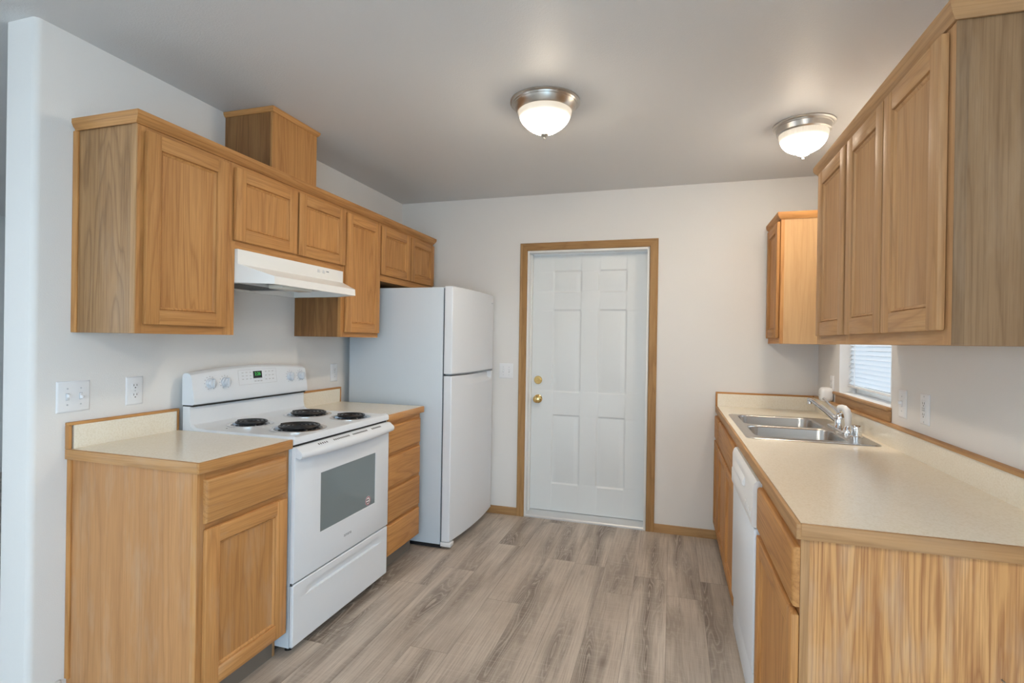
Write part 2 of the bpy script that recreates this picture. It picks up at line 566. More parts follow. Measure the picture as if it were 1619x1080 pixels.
# ------------------------------------------------------------------ room shell
HC = 2.45
XW = 3.057            # face of the right wall
def shell():
    b = MB(); b.box(-4.0, XW + 0.14, -7.5, 0.24, -0.1, 0.0, 'floor')
    struct(b, 'floor', 'grey brown wood plank floor', 'floor')
    b = MB(); b.box(-4.0, XW + 0.14, -7.5, 0.24, HC, HC + 0.1, 'ceil')
    struct(b, 'ceiling', 'white lightly textured ceiling with two lamps', 'ceiling')
    # back wall with the door opening
    b = MB()
    b.box(-4.0, 1.078, 0, 0.14, 0, HC, 'wall')
    b.box(1.98, XW + 0.14, 0, 0.14, 0, HC, 'wall')
    b.box(1.078, 1.98, 0, 0.14, 2.028, HC, 'wall')
    struct(b, 'wall_back', 'white wall behind the refrigerator and exterior door', 'wall')
    # left wall: a partition ending in a rounded corner
    pts = [(-0.16, 0.0), (-0.16, -2.575)]
    r = 0.022
    for k in range(7):
        a = R(180 + 15 * k); pts.append((-0.16 + r + r * math.cos(a), -2.595 + r + r * math.sin(a)))
    for k in range(7):
        a = R(270 + 15 * k); pts.append((-r + r * math.cos(a), -2.595 + r + r * math.sin(a)))
    pts.append((0, 0.0))
    b = MB(); b.prism(pts, 'z', 0, HC, 'wall')
    struct(b, 'wall_left', 'white partition wall with rounded end corner', 'wall')
    # right wall with the window opening
    y0, y1, z0, z1 = -1.192, -0.455, 1.062, 2.05
    b = MB()
    b.box(XW, XW + 0.14, -7.5, -6.95, 0, HC, 'wall'); b.box(XW, XW + 0.14, -6.95, -4.55, 2.10, HC, 'wall')
    b.box(XW, XW + 0.14, -4.55, y0, 0, HC, 'wall')
    b.box(XW, XW + 0.14, y1, 0, 0, HC, 'wall')
    b.box(XW, XW + 0.14, y0, y1, 0, z0, 'wall')
    b.box(XW, XW + 0.14, y0, y1, z1, HC, 'wall')
    struct(b, 'wall_right', 'white wall above the sink counter', 'wall')
    # living-room side behind the camera
    b = MB(); b.box(-4.1, -4.0, -7.5, -7.3, 0, HC, 'wall'); b.box(-4.1, -4.0, -5.0, 0.14, 0, HC, 'wall'); b.box(-4.1, -4.0, -7.3, -5.0, 0, 0.5, 'wall'); b.box(-4.1, -4.0, -7.3, -5.0, 2.2, HC, 'wall')
    struct(b, 'wall_far_left', 'white living room wall beyond the partition', 'wall')
    b = MB()
    b.box(-4.0, 1.4, -7.6, -7.5, 0, HC, 'wall'); b.box(2.9, XW + 0.14, -7.6, -7.5, 0, HC, 'wall')
    b.box(1.4, 2.9, -7.6, -7.5, 2.05, HC, 'wall')
    struct(b, 'wall_front', 'white wall with the glass garden door behind the camera', 'wall')
    b = MB()
    for x in (1.4, 2.12, 2.84):
        b.box(x, x + 0.06, -7.58, -7.53, 0.0, 2.05, 'white_trim')
    b.box(1.4, 2.9, -7.58, -7.53, 0.0, 0.06, 'white_trim'); b.box(1.4, 2.9, -7.58, -7.53, 1.99, 2.05, 'white_trim')
    w = struct(b, 'door_3', 'white framed glass garden door behind the camera', 'door')
    b = MB(); b.box(1.4, 2.9, -7.56, -7.555, 0.0, 2.05, 'glass'); b.build('pane', w)
    b = MB()
    for y in (-6.95, -5.79, -4.62):
        b.box(XW + 0.05, XW + 0.10, y, y + 0.07, 0.0, 2.10, 'white_trim')
    b.box(XW + 0.05, XW + 0.10, -6.95, -4.55, 0.0, 0.06, 'white_trim'); b.box(XW + 0.05, XW + 0.10, -6.95, -4.55, 2.04, 2.10, 'white_trim')
    DOOR2 = b
    b = MB()
    for y in (-7.3, -6.18, -5.06):
        b.box(-4.08, -4.03, y, y + 0.06, 0.5, 2.2, 'white_trim')
    b.box(-4.08, -4.03, -7.3, -5.0, 0.5, 0.56, 'white_trim'); b.box(-4.08, -4.03, -7.3, -5.0, 2.14, 2.2, 'white_trim')
    w = struct(b, 'fill_window', 'added unseen white framed window for side fill, left of the camera', 'window')  # made-up window, opened to let fill light reach the right side
    b = MB(); b.box(-4.06, -4.055, -7.3, -5.0, 0.5, 2.2, 'glass'); b.build('pane', w)
    b = DOOR2
    w = struct(b, 'door_2', 'white framed glass patio door behind the camera', 'door')
    b = MB(); b.box(XW + 0.072, XW + 0.077, -6.95, -4.55, 0.0, 2.10, 'glass'); b.build('pane', w)
shell()

def outside():
    b = MB(); b.box(XW + 0.4, 45, -40, 40, -0.45, -0.30, 'gravel')
    o = struct(b, 'ground', 'grey brown gravel yard outside the kitchen window', 'ground')
M['gravel'] = plain('grey_brown_gravel', (0.33, 0.29, 0.25), 0.9, mottle=0.5)
outside()

def baseboards():
    def run(name, label, x0, x1):
        b = MB()
        b.prism([(0, 0), (-0.013, 0), (-0.013, 0.034), (-0.010, 0.040), (-0.010, 0.048), (-0.005, 0.057), (0, 0.058)], 'x', x0, x1, 'trim_x')
        struct(b, name, label, 'baseboard')
    run('baseboard_back', 'oak baseboard between refrigerator and door casing', 0.0, 1.022)
    run('baseboard_back_right', 'oak baseboard between door casing and sink cabinets', 2.04, 2.52)
    b = MB()
    b.box(0, 0.012, -2.574, -2.4935, 0, 0.066, 'white_trim', 0.003)
    struct(b, 'baseboard_left', 'white baseboard on the partition wall beside the cabinet', 'baseboard')
baseboards()

def entry_door():
    Y = 0.10
    # casing with a stepped profile, mitred: three moulded lengths in one trim
    def casing(name, label, path_x0, path_x1, inner_top, outer_top, side):
        pass
    prof = [(0.0, 0.0), (0.0, -0.012), (0.008, -0.015), (0.014, -0.0125), (0.022, -0.0125), (0.030, -0.017), (0.050, -0.017), (0.056, -0.010), (0.056, 0.0)]
    def strip(b, p0, p1, i0, i1, mat):
        # p: outer corner, i: inner corner at both ends; profile goes outer -> inner
        loops = []
        for (ox, oz), (ix, iz) in ((p0, i0), (p1, i1)):
            loops.append([Vector((ox + (ix - ox) * u / 0.056, d, oz + (iz - oz) * u / 0.056)) for u, d in prof])
        b.loft(loops, mat)
    xo0, xi0, xi1, xo1, zi, zo = 1.022, 1.078, 1.982, 2.040, 2.026, 2.083
    b = MB(); strip(b, (xo0, 0), (xo0, zo), (xi0, 0), (xi0, zi), 'trim_z'); struct(b, 'trim_1', 'oak door casing upright beside the light switch', 'door casing')
    b = MB(); strip(b, (xo1, 0), (xo1, zo), (xi1, 0), (xi1, zi), 'trim_z'); struct(b, 'trim_2', 'oak door casing upright on the sink side', 'door casing')
    b = MB(); strip(b, (xo0, zo), (xo1, zo), (xi0, zi), (xi1, zi), 'trim_x'); struct(b, 'trim_3', 'oak door casing head above the white door', 'door casing')
    # white jamb
    b = MB()
    b.box(1.078, 1.092, -0.004, 0.14, 0.0, 2.028, 'white_trim', 0.002)
    b.box(1.966, 1.980, -0.004, 0.14, 0.0, 2.028, 'white_trim', 0.002)
    b.box(1.092, 1.966, -0.004, 0.14, 2.010, 2.028, 'white_trim', 0.002)
    b.box(1.092, 1.100, 0.060, Y - 0.001, 0.03, 2.010, 'white_trim')
    struct(b, 'trim_4', 'white door jamb inside the oak casing', 'door jamb')
    b = MB()
    b.prism([(-0.006, 0.0), (-0.006, 0.010), (0.002, 0.018), (0.06, 0.030), (0.14, 0.032), (0.14, 0.0)], 'x', 1.092, 1.966, 'alum')
    struct(b, 'trim_5', 'pale metal threshold under the white door', 'threshold')
    # six-panel leaf as a height field with mitred panel mouldings
    x0, x1, z0, z1 = 1.094, 1.964, 0.034, 2.008
    panels = [(1.257, 1.483, 1.713, 1.886), (1.604, 1.821, 1.713, 1.886),
              (1.257, 1.481, 0.948, 1.587), (1.604, 1.822, 0.948, 1.587),
              (1.260, 1.482, 0.241, 0.778), (1.604, 1.822, 0.241, 0.778)]
    steps = [(0.0, 0.0), (0.012, 0.0085), (0.022, 0.0085), (0.046, 0.0025)]
    xs, zs = {x0, x1}, {z0, z1}
    for a, c, e, f in panels:
        for s, _ in steps:
            xs |= {a + s, c - s}; zs |= {e + s, f - s}
    xs, zs = sorted(xs), sorted(zs)
    def depth(x, z):
        for a, c, e, f in panels:
            d = min(x - a, c - x, z - e, f - z)
            if d > 0:
                for (s0, h0), (s1, h1) in zip(steps, steps[1:]):
                    if d <= s1 + 1e-9:
                        return h0 + (h1 - h0) * (d - s0) / (s1 - s0)
                return steps[-1][1]
        return 0.0
    b = MB()
    b.grid(xs, zs, lambda x, z: (x, Y + depth(x, z), z), 'door_paint')
    b.box(x0, x1, Y + 0.012, Y + 0.038, z0, z1, 'door_paint')
    for bx in ((x0, x0 + 0.01), (x1 - 0.01, x1)):
        b.box(bx[0], bx[1], Y + 0.0005, Y + 0.014, z0, z1, 'door_paint')
    b.box(x0, x1, Y + 0.0005, Y + 0.014, z1 - 0.01, z1, 'door_paint')
    d = struct(b, 'door_1', 'white six panel exterior door with brass knob', 'door')
    k = MB()
    k.lathe([(0.033, 0.0), (0.033, -0.004), (0.026, -0.008), (0.012, -0.012), (0.011, -0.028), (0.018, -0.034), (0.026, -0.044), (0.0275, -0.054), (0.023, -0.062), (0.012, -0.066), (0.0, -0.0665)], (1.152, Y, 0.892), 'brass', axis='y', seg=36)
    k.build('door_knob', d)['label'] = 'round polished brass knob'
    k = MB()
    k.lathe([(0.032, 0.0), (0.032, -0.006), (0.028, -0.012), (0.0, -0.0125)], (1.150, Y, 1.038), 'brass', axis='y', seg=36)
    dbt = k.build('deadbolt', d); dbt['label'] = 'brass deadbolt with thumb turn'
    k = MB(); tmp = bmesh.new()
    bmesh.ops.create_cube(tmp, size=1)
    k.merge(tmp, k.mi('brass'), Matrix.Translation((1.150, Y - 0.020, 1.038)) @ Matrix.Rotation(R(-25), 4, 'Y') @ Matrix.Diagonal((0.042, 0.014, 0.011, 1)))
    k.build('thumb_turn', dbt)
entry_door()

# ------------------------------------------------------------------ cabinet makers
def door_part(root, xb, sg, y0, y1, z0, z1, tone='oak', th=0.019, fr=0.056, name='door'):
    """framed door with a recessed panel lying on the plane x = xb, facing sg*x"""
    y0, y1 = sorted((y0, y1))
    X = lambda d: xb + sg * d
    V, Hh = tone + '_z', tone + '_y'
    b = MB()
    e = 0.0045
    b.box(X(0.0005), X(th), y0, y0 + fr, z0, z1, V, e)
    b.box(X(0.0005), X(th), y1 - fr, y1, z0, z1, V, e)
    b.box(X(0.0005), X(th - 0.0006), y0 + fr - 0.003, y1 - fr + 0.003, z0, z0 + fr, Hh, e)
    b.box(X(0.0005), X(th - 0.0006), y0 + fr - 0.003, y1 - fr + 0.003, z1 - fr, z1, Hh, e)
    # bead round the panel
    bw = 0.011
    loops = []
    for d, h in ((-0.001, th - 0.004), (0.001, th - 0.0095), (0.0035, th - 0.0065), (0.0075, th - 0.0085), (bw, th - 0.0125)):
        a0, a1, c0, c1 = y0 + fr + d, y1 - fr - d, z0 + fr + d, z1 - fr - d
        loops.append([Vector((X(h), a0, c0)), Vector((X(h), a1, c0)), Vector((X(h), a1, c1)), Vector((X(h), a0, c1))])
    b.loft(loops, V, False, False)
    d = b.build(name, root)
    p = MB()
    p.box(X(0.002), X(th - 0.0125), y0 + fr + 0.002, y1 - fr - 0.002, z0 + fr + 0.002, z1 - fr - 0.002, V)
    p.build('panel', d)
    return d

def drawer_part(root, xb, sg, y0, y1, z0, z1, tone='oak', th=0.019, name='drawer'):
    b = MB()
    y0, y1 = sorted((y0, y1))
    X = lambda d: xb + sg * d
    loops = []
    for ins, d in ((0.0, 0.0005), (0.0, th - 0.009), (0.0015, th - 0.005), (0.005, th - 0.0015), (0.010, th)):
        loops.append([Vector((X(d), y0 + ins, z0 + ins)), Vector((X(d), y1 - ins, z0 + ins)), Vector((X(d), y1 - ins, z1 - ins)), Vector((X(d), y0 + ins, z1 - ins))])
    b.loft(loops, tone + '_y')
    return b.build(name, root, smooth=50)

def face_frame(root, xf, sg, y0, y1, z0, z1, openings, tone='oak', th=0.019):
    """frame whose front lies at x = xf; openings: (y0,y1,z0,z1)"""
    b = MB()
    ys = sorted({y0, y1} | {v for o in openings for v in o[:2]})
    zs = sorted({z0, z1} | {v for o in openings for v in o[2:]})
    # stiles run full height where no opening, rails between
    for ya, yb in zip(ys, ys[1:]):
        ym = (ya + yb) / 2
        spans = sorted((o[2], o[3]) for o in openings if o[0] - 1e-6 < ym < o[1] + 1e-6)
        cur = z0
        solid = []
        for s0, s1 in spans:
            if s0 > cur: solid.append((cur, s0))
            cur = max(cur, s1)
        if cur < z1: solid.append((cur, z1))
        for s0, s1 in solid:
            b.box(xf - sg * th, xf, ya, yb, s0, s1, tone + ('_z' if not spans else '_y'))
    return b.build('face_frame', root)

def carcass(root, xw, xf, y0, y1, z0, z1, side_mat0, side_mat1, top=True, ply='ply'):
    """box of panels from the wall xw to just behind the face frame"""
    b = MB()
    lo, hi = min(xw, xf), max(xw, xf)
    t = 0.012
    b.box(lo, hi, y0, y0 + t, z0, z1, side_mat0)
    b.box(lo, hi, y1 - t, y1, z0, z1, side_mat1)
    b.box(lo, hi, y0 + t, y1 - t, z0, z0 + t, ply)
    if top: b.box(lo, hi, y0 + t, y1 - t, z1 - t, z1, ply)
    xb = lo if abs(lo - xw) < 1e-6 else hi
    b.box(xb, xb + (0.006 if xb == lo else -0.006), y0 + t, y1 - t, z0 + t, z1 - t, ply)
    return b.build('carcass', root)

# ------------------------------------------------------------------ left upper cabinets
G_UP = 'oak wall cabinets over the stove side'
def left_uppers():
    XF = 0.3165
    Z0, Z1 = 1.3465, 2.118
    cap = 2.132
    # tall near unit
    def unit(label, y0, y1, z0, doors, near_mat='ply', bottom_rail=0.03, tone='oak'):
        r = thing('wall_cabinet', label, 'cabinet', (0, (y0 + y1) / 2, z0), G_UP)
        carcass(r, 0.001, XF - 0.019, y0, y1, z0, Z1, near_mat, 'ply')
        ops = [(a + 0.012, c - 0.012, e + 0.012, f - 0.012) for a, c, e, f in doors]
        if len(ops) == 2:
            ops = [(ops[0][0], ops[1][1], ops[0][2], ops[0][3])]
        face_frame(r, XF, 1, y0, y1, z0, Z1, ops, tone)
        for a, c, e, f in doors:
            door_part(r, XF, 1, a, c, e, f, tone)
        return r
    r = unit('tall oak wall cabinet at the open end of the row above the double switch', -2.4657, -2.0304, Z0, [(-2.443, -2.082, 1.379, 2.076)], 'plyg')
    b = MB()
    b.box(0.001, 0.028, -2.4725, -2.4657, Z0, 2.095, 'oak_z', 0.002)
    b.build('scribe_strip', r)
    b = MB()
    b.box(0.292, XF, -2.4705, -2.4657, Z0, 2.095, 'oakg_z', 0.001)
    b.build('end_strip', r)
    unit('short two door oak wall cabinet directly above the range hood', -2.0294, -1.2684, 1.7225, [(-2.042, -1.655, 1.757, 2.074), (-1.643, -1.250, 1.757, 2.074)])
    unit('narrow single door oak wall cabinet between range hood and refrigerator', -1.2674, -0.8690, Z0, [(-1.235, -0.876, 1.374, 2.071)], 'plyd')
    unit('short two door oak wall cabinet above the refrigerator', -0.8680, -0.072, 1.716, [(-0.859, -0.468, 1.757, 2.074), (-0.458, -0.084, 1.757, 2.074)])
    # crown along the whole row
    prof = [(0.0, 0.0), (0.006, 0.0), (0.010, 0.006), (0.020, 0.012), (0.026, 0.020), (0.030, 0.026), (0.030, 0.040), (0.0, 0.040)]
    zb = 2.092
    b = MB()
    loops = []
    for ye, yd in ((-2.4735, -1), (-0.071, 1)):
        pass
    # front length, mitred at the near end
    A = [Vector((XF + 0.0005 + u, -2.4735 - u * 0.55, zb + v)) for u, v in prof]
    B = [Vector((XF + 0.0005 + u, -0.071, zb + v)) for u, v in prof]
    b.loft([A, B], 'oak_y')
    # return along the near end
    C = [Vector((0.020, -2.4735 - u * 0.55, zb + v)) for u, v in prof]
    b.loft([C, A], 'oak_x')
    tag(b.build('crown_moulding'), 'oak crown moulding along the top of the stove side wall cabinets', 'moulding')
    # boxed vent chase up to the ceiling
    r = thing('vent_chase', 'oak boxed vent chase standing on the wall cabinets up to the ceiling', 'vent chase', (0, -1.62, Z1 + 0.001))
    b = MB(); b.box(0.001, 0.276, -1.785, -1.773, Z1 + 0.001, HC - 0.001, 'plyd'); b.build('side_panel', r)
    b = MB(); b.box(0.276, 0.288, -1.785, -1.460, Z1 + 0.001, HC - 0.001, 'oak_z'); b.build('front_panel', r)
    b = MB(); b.box(0.001, 0.276, -1.472, -1.460, Z1 + 0.001, HC - 0.001, 'oak_z'); b.build('side_panel', r)
    b = MB()
    pf = [(0.0, 0.0), (0.004, 0.0), (0.012, 0.010), (0.014, 0.022), (0.0, 0.022)]
    zz = HC - 0.0235
    A0 = [Vector((0.001, -1.7852 - u, zz + v)) for u, v in pf]
    A1 = [Vector((0.2882 + u, -1.7852 - u, zz + v)) for u, v in pf]
    A2 = [Vector((0.2882 + u, -1.4598 + u, zz + v)) for u, v in pf]
    A3 = [Vector((0.001, -1.4598 + u, zz + v)) for u, v in pf]
    b.loft([A0, A1], 'oak_x'); b.loft([A1, A2], 'oak_y'); b.loft([A2, A3], 'oak_x')
    b.build('cap_trim', r)
left_uppers()

# ------------------------------------------------------------------ range hood
def range_hood():
    r = thing('range_hood', 'cream white range hood hanging over the stove', 'range hood', (0, -1.65, 1.575))
    y0, y1 = -2.0284, -1.2694
    xb, xl = 0.332, 0.462
    ya, yb_ = -1.956, -1.343
    zt, zm, zl, zu = 1.7215, 1.657, 1.610, 1.575
    b = MB()
    # outer skin
    tmp = bmesh.new()
    P = lambda *c: tmp.verts.new(c)
    bk = 0.001
    t0, t1, t2, t3 = P(bk, y0, zt), P(xb, y0, zt), P(xb, y1, zt), P(bk, y1, zt)
    m1, m2 = P(xb, y0, zm), P(xb, y1, zm)
    l1, l2 = P(xl, ya, zl), P(xl, yb_, zl)
    u1, u2 = P(xl + 0.003, ya, zu), P(xl + 0.003, yb_, zu)
    k0, k3 = P(bk, y0, zu - 0.002), P(bk, y1, zu - 0.002)
    s1, s2 = P(xb - 0.01, y0, zu), P(xb - 0.01, y1, zu)
    F = tmp.faces.new
    F((t0, t1, t2, t3)); F((t1, m1, m2, t2)); F((m1, l1, l2, m2)); F((l1, u1, u2, l2))
    F((t0, k0, s1, m1, t1)); F((m1, s1, u1, l1))
    F((t3, t2, m2, s2, k3)); F((m2, l2, u2, s2))
    F((t0, t3, k3, k0))
    # rolled-in bottom flange
    ins = 0.018
    ku0, su1, uu1 = P(bk + 0.01, y0 + ins, zu - 0.001), P(xb - 0.014, y0 + ins, zu + 0.001), P(xl - ins, ya + ins * 0.8, zu + 0.001)
    uu2, su2, ku3 = P(xl - ins, yb_ - ins * 0.8, zu + 0.001), P(xb - 0.014, y1 - ins, zu + 0.001), P(bk + 0.01, y1 - ins, zu - 0.001)
    o = [k0, s1, u1, u2, s2, k3]; i = [ku0, su1, uu1, uu2, su2, ku3]
    for a in range(6):
        c = (a + 1) % 6
        F((o[a], o[c], i[c], i[a]))
    # recessed underside
    top = [P(v.co.x, v.co.y, zu + 0.03) for v in i]
    for a in range(6):
        c = (a + 1) % 6
        F((i[a], i[c], top[c], top[a]))
    F(top)
    b.merge(tmp, b.mi('cream'))
    b.build('canopy', r)
    b = MB(); b.box(0.05, 0.30, -1.985, -1.66, zu + 0.004, zu + 0.012, 'filter', 0.002)
    b.box(0.045, 0.305, -1.99, -1.983, zu + 0.001, zu + 0.014, 'alum'); b.box(0.045, 0.305, -1.662, -1.655, zu + 0.001, zu + 0.014, 'alum')
    b.box(0.298, 0.306, -1.99, -1.655, zu + 0.001, zu + 0.014, 'alum')
    b.build('grease_filter', r)['label'] = 'dark mesh grease filter'
    b = MB(); b.box(0.315, 0.40, -1.83, -1.62, zu - 0.006, zu + 0.012, 'lens', 0.006); b.build('lamp_lens', r)
    for y, z in ((-1.485, 1.697), (-1.445, 1.697)):
        b = MB(); b.box(xb, xb + 0.004, y - 0.009, y + 0.009, z - 0.008, z + 0.008, 'plastic', 0.001); b.build('rocker_switch', r)
    b = MB(); b.box(xb, xb + 0.001, -1.422, -1.400, 1.698, 1.704, 'print'); b.build('badge', r)
range_hood()

# ------------------------------------------------------------------ worktops on the left
def worktop_left(label, y0, y1, cap_near, cap_far):
    r = thing('worktop', label, 'worktop', (0, (y0 + y1) / 2, 0.875))
    XE = 0.638
    n0 = y0 + (0.012 if cap_near else 0)
    b = MB(); b.box(0.001, XE - 0.012, n0, y1, 0.8765, 0.914, 'laminate'); b.build('slab', r)
    b = MB()
    b.box(XE - 0.012, XE, n0 if not cap_near else y0, y1, 0.8765, 0.9138, 'oakw_y', 0.0025)
    if cap_near: b.box(0.001, XE - 0.011, y0, y0 + 0.012, 0.8765, 0.9138, 'oakw_x', 0.0025)
    b.build('edge_trim', r)['label'] = 'worn oak edge strip'
    b = MB()
    b.box(0.001, 0.019, y0 + (0.02 if cap_near else 0), y1 - (0.012 if cap_far else 0), 0.914, 1.001, 'laminate')
    s = b.build('backsplash', r)
    b = MB()
    b.box(0.001, 0.021, y0, y1, 1.001, 1.012, 'oak_y', 0.002)
    if cap_near: b.box(0.001, 0.021, y0, y0 + 0.012, 0.914, 1.001, 'oakw_z', 0.002)
    if cap_far: b.box(0.001, 0.021, y1 - 0.010, y1, 0.914, 1.001, 'oak_z', 0.002)
    b.build('cap_strip', s)['label'] = 'oak strip capping the backsplash'
worktop_left('beige laminate worktop on the one drawer cabinet, under the double switch', -2.4857, -2.0324, True, True)
worktop_left('small beige laminate worktop between stove and refrigerator', -1.2640, -0.826, False, True)

# ------------------------------------------------------------------ left base cabinets
G_BASE = 'oak base cabinets'
def base_left():
    XF = 0.617
    y0, y1 = -2.470, -2.034
    r = thing('base_cabinet', 'worn oak base cabinet with one drawer over one door, directly beside the stove', 'cabinet', (0, (y0 + y1) / 2, 0), G_BASE)
    b = MB()
    b.box(0.001, XF - 0.019, y0, y0 + 0.014, 0.0, 0.876, 'plyw')
    b.box(0.001, XF - 0.019, y1 - 0.014, y1, 0.105, 0.876, 'ply')
    b.box(0.001, 0.56, y1 - 0.014, y1, 0.0, 0.105, 'ply')
    b.box(0.001, XF - 0.019, y0 + 0.014, y1 - 0.014, 0.105, 0.119, 'ply')
    b.box(0.001, 0.008, y0 + 0.014, y1 - 0.014, 0.119, 0.876, 'ply')
    b.build('carcass', r)
    b = MB(); b.box(0.001, 0.022, y0 - 0.008, y0, 0.06, 0.876, 'oak_z', 0.002)
    b.build('scribe_strip', r)
    b = MB(); b.box(0.592, XF, y0 - 0.002, y0, 0.0, 0.876, 'oakw_z')
    b.build('end_strip', r)
    face_frame(r, XF, 1, y0, y1, 0.105, 0.876, [(y0 + 0.03, y1 - 0.03, 0.135, 0.665), (y0 + 0.03, y1 - 0.03, 0.70, 0.845)], 'oakw')
    drawer_part(r, XF, 1, -2.449, -2.060, 0.698, 0.850, 'oakw')
    door_part(r, XF, 1, -2.449, -2.056, 0.120, 0.678, 'oakw', fr=0.058)
    b = MB(); b.box(0.545, 0.560, y0 + 0.014, y1 - 0.014, 0.0, 0.105, 'toe'); b.build('toe_kick', r)
    # drawer unit
    y0, y1 = -1.2615, -0.846
    r = thing('drawer_cabinet', 'oak base cabinet with four stacked drawers between stove and refrigerator', 'cabinet', (0, (y0 + y1) / 2, 0), G_BASE)
    carcass(r, 0.001, XF - 0.019, y0, y1, 0.105, 0.876, 'ply', 'ply', top=False)
    zs = [(0.692, 0.846), (0.502, 0.672), (0.305, 0.482), (0.113, 0.285)]
    face_frame(r, XF, 1, y0, y1, 0.105, 0.876, [(y0 + 0.03, y1 - 0.03, a + 0.02, c - 0.02) for a, c in zs], 'oak')
    for a, c in zs:
        drawer_part(r, XF, 1, y0 + 0.012, -0.866, a, c, 'oak')
    b = MB(); b.box(0.545, 0.560, y0, y1, 0.0, 0.105, 'toe'); b.build('toe_kick', r)
base_left()

# ------------------------------------------------------------------ stove
def stove():
    y0, y1 = -2.0284, -1.2684
    r = thing('electric_stove', 'white electric coil stove standing between the oak cabinets', 'stove', (0.3, (y0 + y1) / 2, 0))
    b = MB(); b.box(0.028, 0.626, y0 + 0.001, y1 - 0.001, 0.034, 0.886, 'enamel_shaded', 0.003); b.build('body', r)
    for x, y in ((0.08, y0 + 0.06), (0.08, y1 - 0.06), (0.585, y0 + 0.05), (0.585, y1 - 0.05)):
        b = MB(); b.lathe([(0.016, 0.0), (0.016, 0.012), (0.010, 0.014), (0.010, 0.036)], (x, y, 0), 'black', seg=16); b.build('foot', r)
    # cooktop: raised rim, flat deck, swept up at the back
    b = MB()
    prof = [(0.075, 1.021), (0.075, 0.965), (0.083, 0.938), (0.105, 0.923), (0.16, 0.9185), (0.55, 0.9185), (0.60, 0.9195), (0.628, 0.9225), (0.638, 0.9195), (0.641, 0.912), (0.641, 0.892), (0.636, 0.8885), (0.036, 0.8885), (0.036, 1.021)]
    n_in = 0.012
    def P(k, y, lift):
        x, z = prof[k]
        return Vector((x, y, z))
    loops = []
    for y, dz in ((y0, -0.006), (y0 + 0.004, -0.001), (y0 + 0.010, 0.003), (y0 + 0.022, 0.0), (y1 - 0.022, 0.0), (y1 - 0.010, 0.003), (y1 - 0.004, -0.001), (y1, -0.006)):
        lp = []
        for k, (x, z) in enumerate(prof):
            lp.append(Vector((x, y, z + (dz if 2 <= k <= 8 else 0))))
        loops.append(lp)
    b.loft(loops, 'enamel')
    b.build('cooktop', r)
    b = MB(); b.lathe([(0.0035, 0), (0.0035, 0.0007), (0.0, 0.0008)], (0.20, -1.945, 0.9186), 'dark_slot', seg=10); b.build('cooktop_hole', r)
    # burners
    for bx, by, pr, cr, turns in ((0.208, -1.812, 0.104, 0.078, 3.4), (0.242, -1.442, 0.125, 0.099, 4.4), (0.492, -1.822, 0.125, 0.099, 4.4), (0.515, -1.447, 0.104, 0.078, 3.4)):
        bt = thing_part('burner', (bx, by, 0.9185), r)
        b = MB()
        b.lathe([(pr, 0.0002), (pr, 0.0035), (pr - 0.006, 0.0055), (pr - 0.014, 0.004), (pr - 0.022, 0.0012), (0.03, 0.0010)], (bx, by, 0.9185), 'pan_chrome', seg=48)
        b.lathe([(pr - 0.019, 0.0028), (pr - 0.024, 0.0016), (0.03, 0.0013)], (bx, by, 0.9185), 'pan_reflection', seg=48)
        b.build('drip_pan', bt)['label'] = 'chrome drip pan'
        b = MB()
        path = []
        r0 = 0.016
        N = int(turns * 28)
        for k in range(N + 1):
            a = 2 * math.pi * turns * k / N
            rr = r0 + (cr - r0) * k / N
            path.append((bx + rr * math.cos(a + 0.6), by + rr * math.sin(a + 0.6), 0.9315))
        b.tube(path, 0.0052, 'coil', seg=8)
        ca, sa = math.cos(0.6 + 2 * math.pi * turns), math.sin(0.6 + 2 * math.pi * turns)
        for q in range(3):
            a = R(90 + 120 * q)
            b.tube([(bx, by, 0.9235), (bx + cr * math.cos(a), by + cr * math.sin(a), 0.9235)], 0.003, 'screw', seg=6)
        b.build('coil', bt)['label'] = 'black spiral heating coil'
    # backguard sides + control panel
    b = MB()
    def top(y):
        u = (y - (y0 + y1) / 2) / ((y1 - y0) / 2)
        return 1.172 + 0.022 * (1 - u * u)
    ysamp = [y0 + (y1 - y0) * k / 24 for k in range(25)]
    loops = []
    for y in ysamp:
        t = top(y)
        loops.append([Vector(p) for p in ((0.03, y, 1.027), (0.03, y, t - 0.014), (0.036, y, t - 0.004), (0.050, y, t), (0.066, y, t - 0.002), (0.078, y, t - 0.010), (0.084, y, t - 0.026), (0.098, y, 1.062), (0.100, y, 1.040), (0.097, y, 1.031), (0.090, y, 1.0275))])
    b.loft(loops, 'enamel')
    b.build('control_panel', r)
    b = MB(); b.box(0.03, 0.088, y0 + 0.004, y1 - 0.004, 1.0195, 1.0285, 'dark_slot'); b.build('panel_gap', r)
    cp = [o for o in r.children if o.name.startswith('control_panel')][0]
    # face slopes between (0.084, top-0.026) and (0.098, 1.062)
    def fx(y, z):
        t = top(y) - 0.026
        return 0.098 + (0.084 - 0.098) * (z - 1.062) / (t - 1.062)
    for ky in (-1.934, -1.850, -1.404, -1.318):
        kz = 1.121
        x = fx(ky, kz)
        k = MB()
        k.lathe([(0.024, 0.0), (0.023, 0.006), (0.019, 0.010), (0.0175, 0.022), (0.015, 0.024), (0.0, 0.0245)], (x, ky, kz), 'knob', axis='x', seg=28)
        k.box(x + 0.010, x + 0.029, ky - 0.0055, ky + 0.0055, kz - 0.021, kz + 0.021, 'knob', 0.003)
        k.build('knob', cp)
        k = MB()
        for a in range(30, 331, 30):
            ang = R(a - 90)
            yy, zz = ky + 0.031 * math.cos(ang), kz + 0.031 * math.sin(ang)
            k.box(fx(yy, zz) + 0.0001, fx(yy, zz) + 0.0008, yy - 0.0016, yy + 0.0016, zz - 0.0016, zz + 0.0016, 'print')
        k.build('dial_mark', cp)
